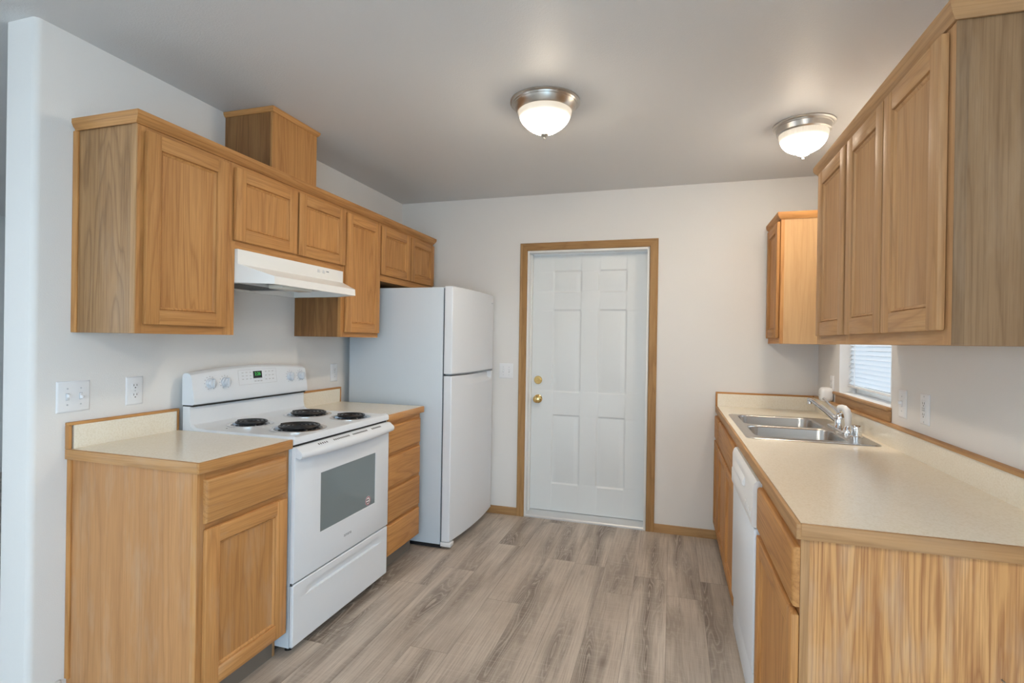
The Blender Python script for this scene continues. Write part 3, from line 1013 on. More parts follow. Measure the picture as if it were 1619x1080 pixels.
    # keypad, display and digits
    def plate(y_a, y_b, z_a, z_b, mat, off, name, parent):
        k = MB()
        lp = lambda o: [Vector((fx(y, z) + o, y, z)) for y, z in ((y_a, z_a), (y_b, z_a), (y_b, z_b), (y_a, z_b))]
        k.loft([lp(0.0002), lp(off)], mat)
        return k.build(name, parent)
    k = MB()
    for (a, c, e, f) in ((-1.768, -1.508, 1.171, 1.1722), (-1.768, -1.508, 1.098, 1.0992), (-1.768, -1.7668, 1.098, 1.1722), (-1.5092, -1.508, 1.098, 1.1722)):
        lp = lambda o: [Vector((fx(y, z) + o, y, z)) for y, z in ((a, e), (c, e), (c, f), (a, f))]
        k.loft([lp(0.0002), lp(0.0007)], 'grey_plastic')
    for gy in (-1.74, -1.715, -1.69):
        for gz in (1.158, 1.142, 1.126):
            k.box(fx(gy, gz), fx(gy, gz) + 0.0008, gy - 0.006, gy + 0.006, gz - 0.002, gz + 0.002, 'grey_plastic')
    for gy in (-1.585, -1.560, -1.535):
        for gz in (1.158, 1.138, 1.118):
            k.box(fx(gy, gz), fx(gy, gz) + 0.0008, gy - 0.006, gy + 0.006, gz - 0.0025, gz + 0.0025, 'grey_plastic')
    for gy in (-1.66, -1.64, -1.62):
        k.box(fx(gy, 1.112), fx(gy, 1.112) + 0.0008, gy - 0.007, gy + 0.007, 1.109, 1.115, 'grey_plastic')
    k.build('keypad', cp)
    dsp = plate(-1.672, -1.613, 1.127, 1.163, 'display', 0.0012, 'display', cp)
    dg = text_part('display_digits', '2:26', 0.0235, (fx(-1.643, 1.149) + 0.0018, -1.643, 1.148), (0, 1, 0), (-0.14, 0, 1), 'display_on', cp)
    b = MB(); b.box(0.6262, 0.6272, y0 + 0.004, y1 - 0.004, 0.040, 0.8883, 'black'); b.build('gap_shade_plate', r)  # added black plate standing in for shade in the gaps round door and drawer
    # oven door
    b = MB()
    dz0, dz1 = 0.308, 0.8785
    dy0, dy1 = y0 + 0.002, y1 - 0.002
    wy0, wy1, wz0, wz1 = -1.857, -1.405, 0.468, 0.735
    X0, X1 = 0.6275, 0.645
    rect = lambda x, a, c, e, f: [Vector((x, a, e)), Vector((x, c, e)), Vector((x, c, f)), Vector((x, a, f))]
    b.loft([rect(X0, dy0, dy1, dz0, dz1), rect(X1 - 0.004, dy0, dy1, dz0, dz1), rect(X1 - 0.0012, dy0 + 0.0012, dy1 - 0.0012, dz0 + 0.0012, dz1 - 0.0012), rect(X1, dy0 + 0.004, dy1 - 0.004, dz0 + 0.004, dz1 - 0.004),
            rect(X1, wy0, wy1, wz0, wz1), rect(X0 + 0.004, wy0, wy1, wz0, wz1)], 'enamel', True, False)
    od = b.build('oven_door', r)
    b = MB(); b.box(X0 + 0.004, X1 - 0.002, wy0 - 0.001, wy1 + 0.001, wz0 - 0.001, wz1 + 0.001, 'oven_glass'); b.build('oven_window', od)['label'] = 'grey tinted oven window'
    # handle: vented cap sweeping into a rounded bar, bowed in the middle
    loops = []
    for k in range(21):
        u = -1 + 2 * k / 20
        y = (dy0 + dy1) / 2 + u * ((dy1 - dy0) / 2 - 0.001)
        bow = 0.010 * (1 - u * u)
        x = 0.6452
        drop = 0.008 * (1 - u * u)
        loops.append([Vector(p) for p in ((x, y, 0.8785), (x + 0.008, y, 0.8765), (x + 0.018 + bow, y, 0.868), (x + 0.027 + bow, y, 0.862), (x + 0.033 + bow, y, 0.853), (x + 0.033 + bow, y, 0.842 - drop), (x + 0.027 + bow, y, 0.833 - drop), (x + 0.018 + bow, y, 0.831 - drop), (x + 0.004, y, 0.836 - drop), (x, y, 0.838 - drop))])
    b = MB(); b.loft(loops, 'enamel'); hd = b.build('oven_handle', od, smooth=45)
    for a, c in ((-1.903, -1.834), (-1.795, -1.669), (-1.645, -1.516), (-1.478, -1.385)):
        b = MB()
        n = max(4, int((c - a) / 0.0115))
        for k in range(n):
            y = a + (c - a) * (k + 0.5) / n
            u = (y - (dy0 + dy1) / 2) / ((dy1 - dy0) / 2)
            bow = 0.010 * (1 - u * u)
            tmp = bmesh.new(); bmesh.ops.create_cube(tmp, size=1)
            sl = math.atan2(0.0085, 0.010 + bow)
            b.merge(tmp, b.mi('dark_slot'), Matrix.Translation((0.6452 + 0.013 + bow / 2, y, 0.8722)) @ Matrix.Rotation(sl, 4, 'Y') @ Matrix.Diagonal((0.010, 0.005, 0.0022, 1)))
        b.build('vent_slots', hd)
    text_part('lettering', 'amana', 0.024, (X1 + 0.0004, -1.647, 0.390), (0, 1, 0), (0, 0, 1), 'print', od)
    st = MB(); st.lathe([(0.0235, 0.0), (0.0235, 0.0006), (0, 0.0007)], (X1 - 0.002, -1.470, 0.497), 'sticker_white', axis='x', seg=32)
    st.lathe([(0.0225, 0.0008), (0.0225, 0.0009), (0.0175, 0.0009), (0.0175, 0.0008)], (X1 - 0.002, -1.470, 0.497), 'sticker_red', axis='x', seg=32, cap0=False, cap1=False)
    st.box(X1 - 0.0014, X1 - 0.0010, -1.484, -1.462, 0.500, 0.505, 'dark_slot'); st.box(X1 - 0.0014, X1 - 0.0010, -1.484, -1.460, 0.486, 0.491, 'dark_slot')
    st.build('sticker', od)['label'] = 'round white sticker with red ring'
    # storage drawer with a scooped pull
    def dx(y, z):
        if -1.945 < y < -1.335 and 0.222 < z < 0.272:
            e = min(1, min(y + 1.945, -1.335 - y) / 0.05)
            return -0.0145 * e * max(0, min(1, (0.272 - z) / 0.040)) * (1 if z > 0.2305 else 0)
        return 0.0
    ys = [dy0, dy0 + 0.004] + [-1.95 + 0.0205 * k for k in range(31)] + [dy1 - 0.004, dy1]
    zs = [0.038, 0.042, 0.10, 0.16, 0.21, 0.222, 0.2300, 0.2306, 0.234, 0.240, 0.248, 0.256, 0.264, 0.272, 0.285, 0.296, 0.300]
    b = MB()
    b.grid(ys, zs, lambda y, z: (0.643 + dx(y, z) - (0.004 if (y in (dy0, dy1) or z in (0.038, 0.300)) else 0), y, z), 'enamel')
    b.box(0.6275, 0.6285, dy0, dy1, 0.038, 0.300, 'enamel')
    b.box(0.6275, 0.639, dy0, dy0 + 0.003, 0.038, 0.300, 'enamel'); b.box(0.6275, 0.639, dy1 - 0.003, dy1, 0.038, 0.300, 'enamel')
    b.box(0.6275, 0.639, dy0, dy1, 0.297, 0.300, 'enamel'); b.box(0.6275, 0.639, dy0, dy1, 0.038, 0.041, 'enamel')
    b.build('storage_drawer', r)

def thing_part(name, loc, parent):
    o = bpy.data.objects.new(name, None)
    o.empty_display_size = 0.05
    o.location = Vector(loc) - world_loc(parent)
    COL.objects.link(o)
    o.parent = parent
    return o
stove()

# ------------------------------------------------------------------ refrigerator
def fridge():
    y0, y1 = -0.788, -0.026
    r = thing('refrigerator', 'white top freezer refrigerator standing in the corner beside the door', 'refrigerator', (0.42, (y0 + y1) / 2, 0))
    b = MB(); b.box(0.052, 0.742, y0, y1, 0.028, 1.676, 'enamel_shaded', 0.005); b.build('body', r)
    b = MB(); b.box(0.742, 0.752, y0 + 0.008, y1 - 0.008, 0.04, 1.67, 'gasket'); b.build('gasket', r)
    ym, hw = (y0 + y1) / 2, (y1 - y0) / 2
    def front(y):
        u = (y - ym) / hw
        return 0.806 + 0.006 * (1 + u) + 0.024 * (1 - u * u)
    def leaf(name, z0, z1, pocket):
        ys = [y0, y0 + 0.002, y0 + 0.006] + [y0 + 0.012 + (y1 - y0 - 0.024) * k / 40 for k in range(41)] + [y1 - 0.006, y1 - 0.002, y1]
        zs = [z0, z0 + 0.003, z0 + 0.01] + [z0 + 0.01 + (z1 - z0 - 0.08) * k / 8 for k in range(1, 9)] + [z1 - 0.064, z1 - 0.058, z1 - 0.050, z1 - 0.04, z1 - 0.03, z1 - 0.02, z1 - 0.010, z1 - 0.003, z1]
        def fn(y, z):
            x = front(min(max(y, y0 + 0.006), y1 - 0.006))
            e = min(y - y0, y1 - y)
            if e < 0.006: x -= 0.006 * (1 - math.sqrt(max(0, 1 - ((0.006 - e) / 0.006) ** 2)))
            ez = min(z - z0, z1 - z)
            if ez < 0.003: x -= 0.003 - ez
            if pocket and -0.62 < y < -0.075:
                side = min(1, (y + 0.62) / 0.10, (-0.075 - y) / 0.02)
                dep = 0.012 + 0.022 * (y + 0.62) / 0.55
                x -= dep * side * max(0, min(1, (z - (z1 - 0.062)) / 0.026))
            return (x, y, z)
        b = MB()
        b.grid(ys, zs, fn, 'enamel')
        xb = 0.752
        # back and edges
        P = lambda y, z: Vector(fn(y, z))
        b.loft([[Vector((xb, y, z1)) for y in ys], [P(y, z1) for y in ys]], 'enamel', False, False, closed=False)
        b.loft([[Vector((xb, y, z0)) for y in ys], [P(y, z0) for y in ys]], 'enamel', False, False, closed=False)
        b.loft([[Vector((xb, y0, z)) for z in zs], [P(y0, z) for z in zs]], 'enamel', False, False, closed=False)
        b.loft([[Vector((xb, y1, z)) for z in zs], [P(y1, z) for z in zs]], 'enamel', False, False, closed=False)
        b.box(xb, xb + 0.001, y0, y1, z0, z1, 'enamel')
        return b.build(name, r, smooth=40)
    fz = leaf('freezer_door', 1.122, 1.6815, False)
    leaf('fridge_door', 0.052, 1.108, True)
    # grey grip under the freezer door
    loops = []
    for k in range(21):
        y = y0 + 0.01 + (y1 - y0 - 0.02) * k / 20
        x = front(y)
        loops.append([Vector(p) for p in ((x - 0.05, y, 1.1215), (x - 0.003, y, 1.1215), (x - 0.001, y, 1.117), (x - 0.006, y, 1.113), (x - 0.05, y, 1.113))])
    b = MB(); b.loft(loops, 'grip'); b.build('grip_strip', fz)['label'] = 'grey finger grip strip'
    text_part('lettering', 'amana', 0.0085, (front(-0.085) + 0.0012, -0.085, 1.622), (0.25, 1, 0), (0, 0, 1), 'print', fz)
    b = MB(); b.box(0.742, 0.815, y0 + 0.002, y0 + 0.06, 0.016, 0.046, 'plastic', 0.006); b.build('hinge_foot', r)
    b = MB(); b.box(0.10, 0.74, y0 + 0.02, y1 - 0.02, 0.0, 0.028, 'black'); b.build('base_grille', r)
fridge()

# ------------------------------------------------------------------ right side: worktop, cabinets, dishwasher
def right_base():
    XE = 2.434
    XF = 2.448
    YN = -2.449
    # worktop with a cut-out for the sink
    r = thing('worktop', 'long beige laminate worktop with oak edging carrying the sink', 'worktop', (2.75, -1.2, 0.875))
    sx0, sx1, sy0, sy1 = 2.497, 2.93, -1.243, -0.443
    b = MB()
    z0, z1 = 0.8765, 0.914
    b.box(XE + 0.012, sx0, YN + 0.012, -0.001, z0, z1, 'laminate')
    b.box(sx1, XW - 0.001, YN + 0.012, -0.001, z0, z1, 'laminate')
    b.box(sx0, sx1, sy1, -0.001, z0, z1, 'laminate')
    b.box(sx0, sx1, YN + 0.012, sy0, z0, z1, 'laminate')
    b.build('slab', r)
    b = MB()
    b.box(XE, XE + 0.012, YN, -0.001, z0, z1 - 0.0002, 'oakg_y', 0.0025)
    b.box(XE + 0.011, XW - 0.001, YN, YN + 0.012, z0, z1 - 0.0002, 'oakg_x', 0.0025)
    b.build('edge_trim', r)['label'] = 'pale oak edge strip'
    b = MB()
    b.box(XW - 0.019, XW - 0.001, YN + 0.012, -0.001, z1, 1.001, 'laminate')
    b.box(XE + 0.012, XW - 0.019, -0.019, -0.001, z1, 1.001, 'laminate')
    s = b.build('backsplash', r)
    b = MB()
    b.box(XW - 0.027, XW - 0.001, YN, -0.001, 1.000, 1.0125, 'oakg_y', 0.002)
    b.box(XE, XW - 0.021, -0.021, -0.001, 1.001, 1.012, 'oak_x', 0.002)
    b.box(XE, XE + 0.012, -0.021, -0.001, z1, 1.001, 'oak_z', 0.002)
    b.box(XW - 0.021, XW - 0.001, YN, YN + 0.012, z1, 1.001, 'oak_z', 0.002)
    b.build('cap_strip', s)['label'] = 'oak strip capping the backsplash'
    # cabinets
    def unit(name, label, y0, y1, near='ply'):
        r = thing(name, label, 'cabinet', (2.75, (y0 + y1) / 2, 0), G_BASE)
        b = MB()
        t = 0.014
        b.box(XF + 0.019, XW - 0.001, y0, y0 + t, 0, 0.876, near); b.box(XF + 0.019, XW - 0.001, y1 - t, y1, 0, 0.876, 'ply')
        b.box(XF + 0.019, XW - 0.001, y0 + t, y1 - t, 0.105, 0.119, 'ply'); b.box(XW - 0.008, XW - 0.001, y0 + t, y1 - t, 0.119, 0.876, 'ply')
        b.build('carcass', r)
        b = MB(); b.box(XF + 0.062, XF + 0.075, y0 + t, y1 - t, 0, 0.105, 'toe'); b.build('toe_kick', r)
        return r
    def ff(r, y0, y1, ops): face_frame(r, XF, -1, y0, y1, 0.105, 0.876, ops, 'oak')
    r = unit('base_cabinet', 'narrow oak base cabinet against the back wall, left of the sink doors', -0.306, -0.002)
    ff(r, -0.306, -0.002, [(-0.28, -0.03, 0.14, 0.665), (-0.28, -0.03, 0.71, 0.84)])
    drawer_part(r, XF, -1, -0.291, -0.016, 0.700, 0.850)
    door_part(r, XF, -1, -0.291, -0.016, 0.118, 0.684, fr=0.05)
    r = unit('sink_cabinet', 'oak sink cabinet with two doors under a false drawer front', -1.224, -0.307)
    ff(r, -1.224, -0.307, [(-1.19, -0.34, 0.14, 0.665), (-1.19, -0.34, 0.71, 0.84)])
    drawer_part(r, XF, -1, -1.212, -0.322, 0.700, 0.850, name='false_front')
    door_part(r, XF, -1, -0.770, -0.322, 0.118, 0.684)
    door_part(r, XF, -1, -1.212, -0.780, 0.118, 0.684)
    r = unit('base_cabinet', 'oak base cabinet with boldly grained end panel beside the dishwasher', -2.430, -1.868, 'plyend')
    ff(r, -2.430, -1.868, [(-2.40, -1.90, 0.14, 0.665), (-2.40, -1.90, 0.71, 0.84)])
    drawer_part(r, XF, -1, -2.430, -1.880, 0.706, 0.851)
    door_part(r, XF, -1, -2.432, -1.880, 0.118, 0.688)
    b = MB(); b.box(XF, XF + 0.019, -2.4325, -2.430, 0.0, 0.876, 'oakg_z')
    b.build('end_strip', r)
    b = MB(); b.tube([(2.848, -2.4302, 0.612), (2.848, -2.436, 0.612), (2.850, -2.441, 0.610), (2.853, -2.443, 0.606)], 0.002, 'screw', seg=8); b.build('cup_hook', r)
    # dishwasher
    y0, y1 = -1.862, -1.230
    r = thing('dishwasher', 'white dishwasher built in under the long worktop beside the sink cabinet', 'dishwasher', (2.75, (y0 + y1) / 2, 0))
    b = MB(); b.box(XF + 0.012, XW - 0.02, y0 + 0.002, y1 - 0.002, 0.02, 0.868, 'enamel'); b.build('tub', r)
    b = MB(); b.box(2.424, XF + 0.011, y0, y1, 0.196, 0.700, 'enamel', 0.004); b.build('door', r)
    b = MB(); b.box(2.432, XF + 0.011, y0 + 0.004, y1 - 0.004, 0.038, 0.188, 'enamel', 0.003); b.build('kick_panel', r)
    b = MB()
    XP = 2.416
    # control panel with a latch scoop along the middle
    prof = [(XF + 0.011, 0.704), (XP + 0.010, 0.704), (XP + 0.002, 0.708), (XP, 0.716), (XP, 0.770), (XP + 0.003, 0.775), (XP + 0.003, 0.840), (XP + 0.008, 0.858), (XP + 0.016, 0.866), (XF + 0.011, 0.866)]
    b.prism(prof, 'y', y0, y1, 'plastic')
    cp = b.build('control_panel', r)
    b = MB()
    b.prism([(XP + 0.0028, 0.794), (XP - 0.006, 0.798), (XP - 0.009, 0.806), (XP - 0.006, 0.815), (XP + 0.0028, 0.830)], 'y', -1.66, -1.34, 'plastic', 0.001); b.build('latch_handle', cp)
    b = MB()
    for k in range(4):
        b.box(XP - 0.002, XP, -1.83 + 0.034 * k, -1.806 + 0.034 * k, 0.728, 0.758, 'plastic', 0.0012)
    b.build('push_button', cp)

right_base()

# ------------------------------------------------------------------ right upper cabinets
def right_uppers():
    XF = 2.756
    Z0, Z1 = 1.348, 2.118
    G = 'oak wall cabinets over the sink side'
    def unit(label, y0, y1, doors, tone, near_mat):
        r = thing('wall_cabinet', label, 'cabinet', (2.9, (y0 + y1) / 2, Z0), G)
        carcass(r, XW - 0.001, XF + 0.019, y0, y1, Z0, Z1, near_mat, 'ply')
        ops = [(min(d[0] for d in doors) + 0.012, max(d[1] for d in doors) - 0.012, 1.40, 2.06)]
        face_frame(r, XF, -1, y0, y1, Z0, Z1, ops, tone)
        for a, c in doors:
            door_part(r, XF, -1, a, c, 1.382, 2.084, tone, fr=0.058)
        return r
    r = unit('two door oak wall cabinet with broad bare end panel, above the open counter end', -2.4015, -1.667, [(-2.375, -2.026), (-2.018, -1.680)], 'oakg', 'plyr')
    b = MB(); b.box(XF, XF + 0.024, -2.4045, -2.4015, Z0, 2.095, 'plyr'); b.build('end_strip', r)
    unit('single door oak wall cabinet next to the kitchen window, joined to the two door one', -1.666, -1.2407, [(-1.655, -1.290)], 'oakg', 'ply')
    unit('small oak wall cabinet with lamplight painted into its side, in the corner between window and back wall', -0.3893, -0.002, [(-0.372, -0.03)], 'oak', 'ply_lit')
    prof = [(0.0, 0.0), (0.006, 0.0), (0.010, 0.006), (0.016, 0.012), (0.020, 0.020), (0.022, 0.026), (0.022, 0.040), (0.0, 0.040)]
    def crown(y0, y1, label, tone, far_return):
        zb = 2.093
        b = MB()
        A = [Vector((XF - 0.0005 - u, y0 - u, zb + v)) for u, v in prof]
        B = [Vector((XF - 0.0005 - u, y1 + (u if far_return else 0), zb + v)) for u, v in prof]
        C = [Vector((XW - 0.001, y0 - u, zb + v)) for u, v in prof]
        b.loft([A, B], tone + '_y'); b.loft([C, A], tone + '_x')
        if far_return:
            D = [Vector((XW - 0.001, y1 + u, zb + v)) for u, v in prof]
            b.loft([B, D], tone + '_x')
        tag(b.build('crown_moulding'), label, 'moulding')
    crown(-2.405, -1.2405, 'oak crown moulding on top of the three grey brown doors over the counter', 'oakg', True)
    crown(-0.3898, -0.002, 'short oak crown moulding on the small corner cabinet with the painted lamplit side', 'oak', False)
M['ply_lit'] = oak('z', light=(0.56, 0.35, 0.17), mid=(0.51, 0.305, 0.14), dark=(0.39, 0.21, 0.085), rings=9, name='lamplit_oak_plywood', contrast=0.5)  # sink lamp's light on the corner cabinet's side, painted in as paler oak
right_uppers()

# ------------------------------------------------------------------ sink and tap
def rrect(x0, x1, y0, y1, r, z, n=6):
    pts = []
    for cx, cy, a0 in ((x1 - r, y1 - r, 0), (x0 + r, y1 - r, 90), (x0 + r, y0 + r, 180), (x1 - r, y0 + r, 270)):
        for k in range(n + 1):
            a = R(a0 + 90 * k / n)
            pts.append(Vector((cx + r * math.cos(a), cy + r * math.sin(a), z)))
    return pts

def sink():
    r = thing('kitchen_sink', 'stainless steel double bowl sink set into the long worktop', 'sink', (2.74, -0.843, 0.9145))
    x0, x1, y0, y1 = 2.474, 3.012, -1.264, -0.422
    z = 0.9185
    bowls = [(2.520, 2.905, -0.825, -0.458), (2.520, 2.905, -1.204, -0.865)]
    b = MB()
    i = b.mi('steel')
    tmp = bmesh.new()
    edges = []
    outer = rrect(x0 + 0.006, x1 - 0.006, y0 + 0.006, y1 - 0.006, 0.03, z)
    def loop(pts):
        vs = [tmp.verts.new(p) for p in pts]
        return [tmp.edges.new((vs[k], vs[(k + 1) % len(vs)])) for k in range(len(vs))]
    edges += loop(outer)
    for a, c, e, f in bowls:
        edges += loop(rrect(a - 0.004, c + 0.004, e - 0.004, f + 0.004, 0.062, z))
    bmesh.ops.triangle_fill(tmp, use_beauty=True, use_dissolve=False, edges=edges, normal=(0, 0, 1))
    b.merge(tmp, i)
    b.loft([outer, rrect(x0 + 0.002, x1 - 0.002, y0 + 0.002, y1 - 0.002, 0.034, z - 0.0015), rrect(x0, x1, y0, y1, 0.036, z - 0.0040)], 'steel', False, False)
    b.build('rim', r)
    for a, c, e, f in bowls:
        b = MB()
        L = [(-0.004, z, 0.062), (0.0, z - 0.002, 0.058), (0.002, z - 0.008, 0.056), (0.012, z - 0.140, 0.050), (0.022, z - 0.160, 0.044), (0.050, z - 0.170, 0.03)]
        b.loft([rrect(a + d, c - d, e + d, f - d, rr, zz) for d, zz, rr in L], 'steel', False, True)
        bo = b.build('bowl', r, smooth=50)
        k = MB()
        k.lathe([(0.045, 0.0005), (0.043, 0.003), (0.036, 0.002), (0.034, 0.0), (0.0, 0.0)], ((a + c) / 2, (e + f) / 2, z - 0.1695), 'chrome', seg=28)
        k.build('drain', bo)
    # tap
    t = thing('kitchen_faucet', 'chrome single lever faucet standing on the sink deck', 'faucet', (2.958, -0.838, z + 0.0002))
    b = MB()
    b.loft([rrect(2.932, 2.986, -0.985, -0.700, 0.026, z + 0.0003), rrect(2.932, 2.986, -0.985, -0.700, 0.026, z + 0.006), rrect(2.938, 2.980, -0.979, -0.706, 0.02, z + 0.011)], 'chrome')
    b.build('base_plate', t)
    hx, hy = 2.958, -0.835
    b = MB()
    b.lathe([(0.027, 0.010), (0.025, 0.018), (0.022, 0.024), (0.022, 0.055), (0.0245, 0.058), (0.0245, 0.062), (0.020, 0.066), (0.016, 0.078), (0.006, 0.084), (0, 0.0845)], (hx, hy, z), 'chrome', seg=32)
    b.build('valve_body', t)
    b = MB()
    d = Vector((2.862 - hx, -0.654 - hy, 0)).normalized()
    pth, rr = [], []
    for s, h, q in ((0.012, 0.038, 0.014), (0.03, 0.050, 0.014), (0.08, 0.078, 0.0135), (0.14, 0.107, 0.0125), (0.175, 0.122, 0.012), (0.195, 0.127, 0.012), (0.208, 0.127, 0.012)):
        pth.append((hx + d.x * s, hy + d.y * s, z + h)); rr.append(q)
    b.tube(pth, rr, 'chrome', seg=14)
    ex, ey = hx + d.x * 0.203, hy + d.y * 0.203
    b.lathe([(0.0115, 0.0), (0.0115, -0.022), (0.0095, -0.023), (0, -0.0231)], (ex, ey, z + 0.127), 'chrome', seg=20)
    b.build('spout', t)
    b = MB()
    dl = Vector((2.914 - hx, -0.722 - hy, 0)).normalized()
    b.tube([(hx + dl.x * s, hy + dl.y * s, z + h) for s, h in ((0.0, 0.080), (0.015, 0.090), (0.045, 0.104), (0.085, 0.122), (0.108, 0.136), (0.122, 0.142))], [0.009, 0.008, 0.0055, 0.005, 0.006, 0.0075], 'chrome', seg=12)
    b.build('lever', t)
    # side spray
    s = thing('side_sprayer', 'white pull out side sprayer resting beside the faucet', 'sprayer', (2.962, -0.955, z + 0.0115))
    b = MB(); b.lathe([(0.021, 0.0), (0.020, 0.008), (0.016, 0.016), (0.0145, 0.024), (0, 0.0241)], (2.962, -0.955, z + 0.0115), 'chrome', seg=24); b.build('collar', s)
    b = MB()
    zz = z + 0.034
    b.tube([(2.962, -0.955, zz), (2.962, -0.955, zz + 0.03), (2.962, -0.953, zz + 0.055), (2.958, -0.945, zz + 0.074), (2.952, -0.930, zz + 0.084), (2.946, -0.912, zz + 0.085), (2.942, -0.898, zz + 0.081)], [0.0125, 0.0150, 0.0165, 0.0165, 0.0155, 0.015, 0.0155], 'plastic', seg=16)
    b.build('spray_head', s)
    # chrome air-gap cap
    b = MB()
    b.lathe([(0.027, 0.0003), (0.027, 0.004), (0.0215, 0.007), (0.0215, 0.026), (0.0205, 0.027), (0.0205, 0.030), (0.022, 0.031), (0.022, 0.036), (0.0205, 0.037), (0.0205, 0.040), (0.022, 0.041), (0.022, 0.050), (0.019, 0.055), (0, 0.0555)], (2.966, -1.063, z), 'chrome', seg=32)
    tag(b.build('air_gap_cap'), 'short chrome air gap cap on the near end of the sink deck', 'air gap cap')
sink()

# ------------------------------------------------------------------ window and blind
def window():
    y0, y1, z0, z1 = -1.192, -0.455, 1.062, 2.05
    xg = XW + 0.105
    b = MB()
    f = 0.035
    b.box(xg - 0.02, xg + 0.03, y0, y0 + f, z0 + 0.014, z1, 'white_trim', 0.003); b.box(xg - 0.02, xg + 0.03, y1 - f, y1, z0 + 0.014, z1, 'white_trim', 0.003)
    b.box(xg - 0.02, xg + 0.03, y0 + f, y1 - f, z0 + 0.014, z0 + 0.014 + 0.022, 'white_trim', 0.003); b.box(xg - 0.02, xg + 0.03, y0 + f, y1 - f, z1 - f, z1, 'white_trim', 0.003)
    b.box(xg - 0.005, xg + 0.02, y0 + f, y1 - f, 1.54, 1.575, 'white_trim', 0.003)
    w = struct(b, 'window_1', 'white framed kitchen window over the sink', 'window')
    b = MB(); b.box(xg + 0.005, xg + 0.009, y0 + f, y1 - f, z0 + 0.036, z1 - f, 'glass'); b.build('pane', w)
    b = MB()
    b.box(XW + 0.001, XW + 0.138, y0 + 0.001, y1 - 0.001, z0 + 0.0005, z0 + 0.014, 'white_trim')
    b.build('sill_board', w)
    b = MB()
    b.box(XW - 0.022, XW - 0.0005, y0 - 0.012, y1 + 0.050, z0, z0 + 0.0145, 'oakg_y', 0.003)
    b.box(XW - 0.011, XW - 0.0005, y0 - 0.012, y1 + 0.034, 1.0135, z0 - 0.001, 'oakg_y', 0.002)
    struct(b, 'trim_6', 'oak stool and apron under the kitchen window', 'window sill')
    # blind
    r = thing('window_blind', 'white horizontal slat blind lowered over the kitchen window', 'blind', (XW + 0.055, (y0 + y1) / 2, 1.10))
    xc = XW + 0.052
    b = MB()
    zz = 1.140
    while zz < 2.0:
        pts = []
        for k in range(5):
            u = -1 + 0.5 * k
            # tilted, gently crowned slat
            a = R(52)
            s, h = 0.0135 * u, 0.0018 * (1 - u * u)
            pts.append((xc + s * math.cos(a) - h * math.sin(a), zz + s * math.sin(a) + h * math.cos(a)))
        up = [(p[0], p[1]) for p in pts]
        dn = [(p[0] + 0.0004, p[1] - 0.0006) for p in pts][::-1]
        b.prism(up + dn, 'y', y0 + 0.012, y1 - 0.012, 'blind')
        zz += 0.0235
    b.build('slats', r)
    b = MB(); b.box(xc - 0.013, xc + 0.013, y0 + 0.010, y1 - 0.010, 1.111, 1.123, 'plastic', 0.003); b.build('bottom_rail', r)
    b = MB(); b.box(xc - 0.015, xc + 0.015, y0 + 0.006, y1 - 0.006, 2.005, 2.042, 'plastic', 0.003); b.build('headrail', r)
    for y in (y0 + 0.11, y1 - 0.13):
        b = MB()
        b.tube([(xc - 0.015, y, 1.118), (xc - 0.015, y, 2.01)], 0.0016, 'plastic', seg=6); b.tube([(xc + 0.015, y, 1.118), (xc + 0.015, y, 2.01)], 0.0009, 'plastic', seg=6)
        b.build('ladder_cord', r)
window()

# ------------------------------------------------------------------ ceiling lamps
def ceiling_lamp(cx, cy, rim, glass_r, z_bot, ribs, label, finial, power=1.0):
    r = thing('ceiling_light', label, 'ceiling light', (cx, cy, HC), 'flush ceiling lights')
    b = MB()
    b.lathe([(rim, HC - 0.0005), (rim, HC - 0.006), (rim - 0.004, HC - 0.009), (rim - 0.010, HC - 0.010), (rim - 0.013, HC - 0.016), (rim - 0.016, HC - 0.017), (glass_r + 0.010, HC - 0.042), (glass_r + 0.004, HC - 0.048), (glass_r + 0.001, HC - 0.047), (glass_r - 0.003, HC - 0.040)], (cx, cy, 0), 'nickel', seg=64, cap1=True)
    b.build('metal_pan', r)['label'] = 'brushed nickel pan'
    zt = HC - 0.044
    h = zt - z_bot
    g = MB()
    mat = lamp_glass('lamp_glass_ribbed' if ribs else 'lamp_glass_frosted', zt - HC - 0.18 * h, zt - HC - 0.72 * h, power)
    prof = []
    if ribs:
        for k in range(15):
            a = R(90 * k / 14)
            prof.append((glass_r * math.cos(a) ** 0.85 if k < 14 else 0.0, zt - h * 0.86 * math.sin(a)))
        prof = [p for p in prof if p[0] > 0.034] + [(0.032, zt - h * 0.87), (0.026, zt - h * 0.93), (0.014, zt - h * 0.985), (0.004, z_bot)]
    else:
        for k in range(16):
            a = R(90 * k / 15)
            prof.append((max(0.004, glass_r * (0.55 * math.cos(a) + 0.45 * math.cos(a) ** 2.2)), zt - h * math.sin(a)))
    g.lathe(prof, (cx, cy, 0), mat, seg=192 if ribs else 64, ribs=64 if ribs else 0, rib_amp=0.010, cap0=False)
    g.build('glass_dome', r, smooth=60)['label'] = 'glowing ribbed glass dome' if ribs else 'glowing frosted glass dome'
    f = MB()
    f.lathe([(finial * 0.9, z_bot + 0.006), (finial, z_bot + 0.001), (finial * 0.9, z_bot - 0.004), (finial * 0.5, z_bot - 0.008), (0.004, z_bot - 0.010), (0.006, z_bot - 0.014), (0.005, z_bot - 0.019), (0, z_bot - 0.021)], (cx, cy, 0), 'nickel', seg=24)
    f.build('finial', r)
ceiling_lamp(1.560, -1.486, 0.162, 0.124, 2.300, False, 'smooth frosted dome ceiling light in the middle of the ceiling', 0.019)
ceiling_lamp(2.757, -0.912, 0.142, 0.112, 2.292, True, 'ribbed glass ceiling light over the sink near the window', 0.006, 0.72)

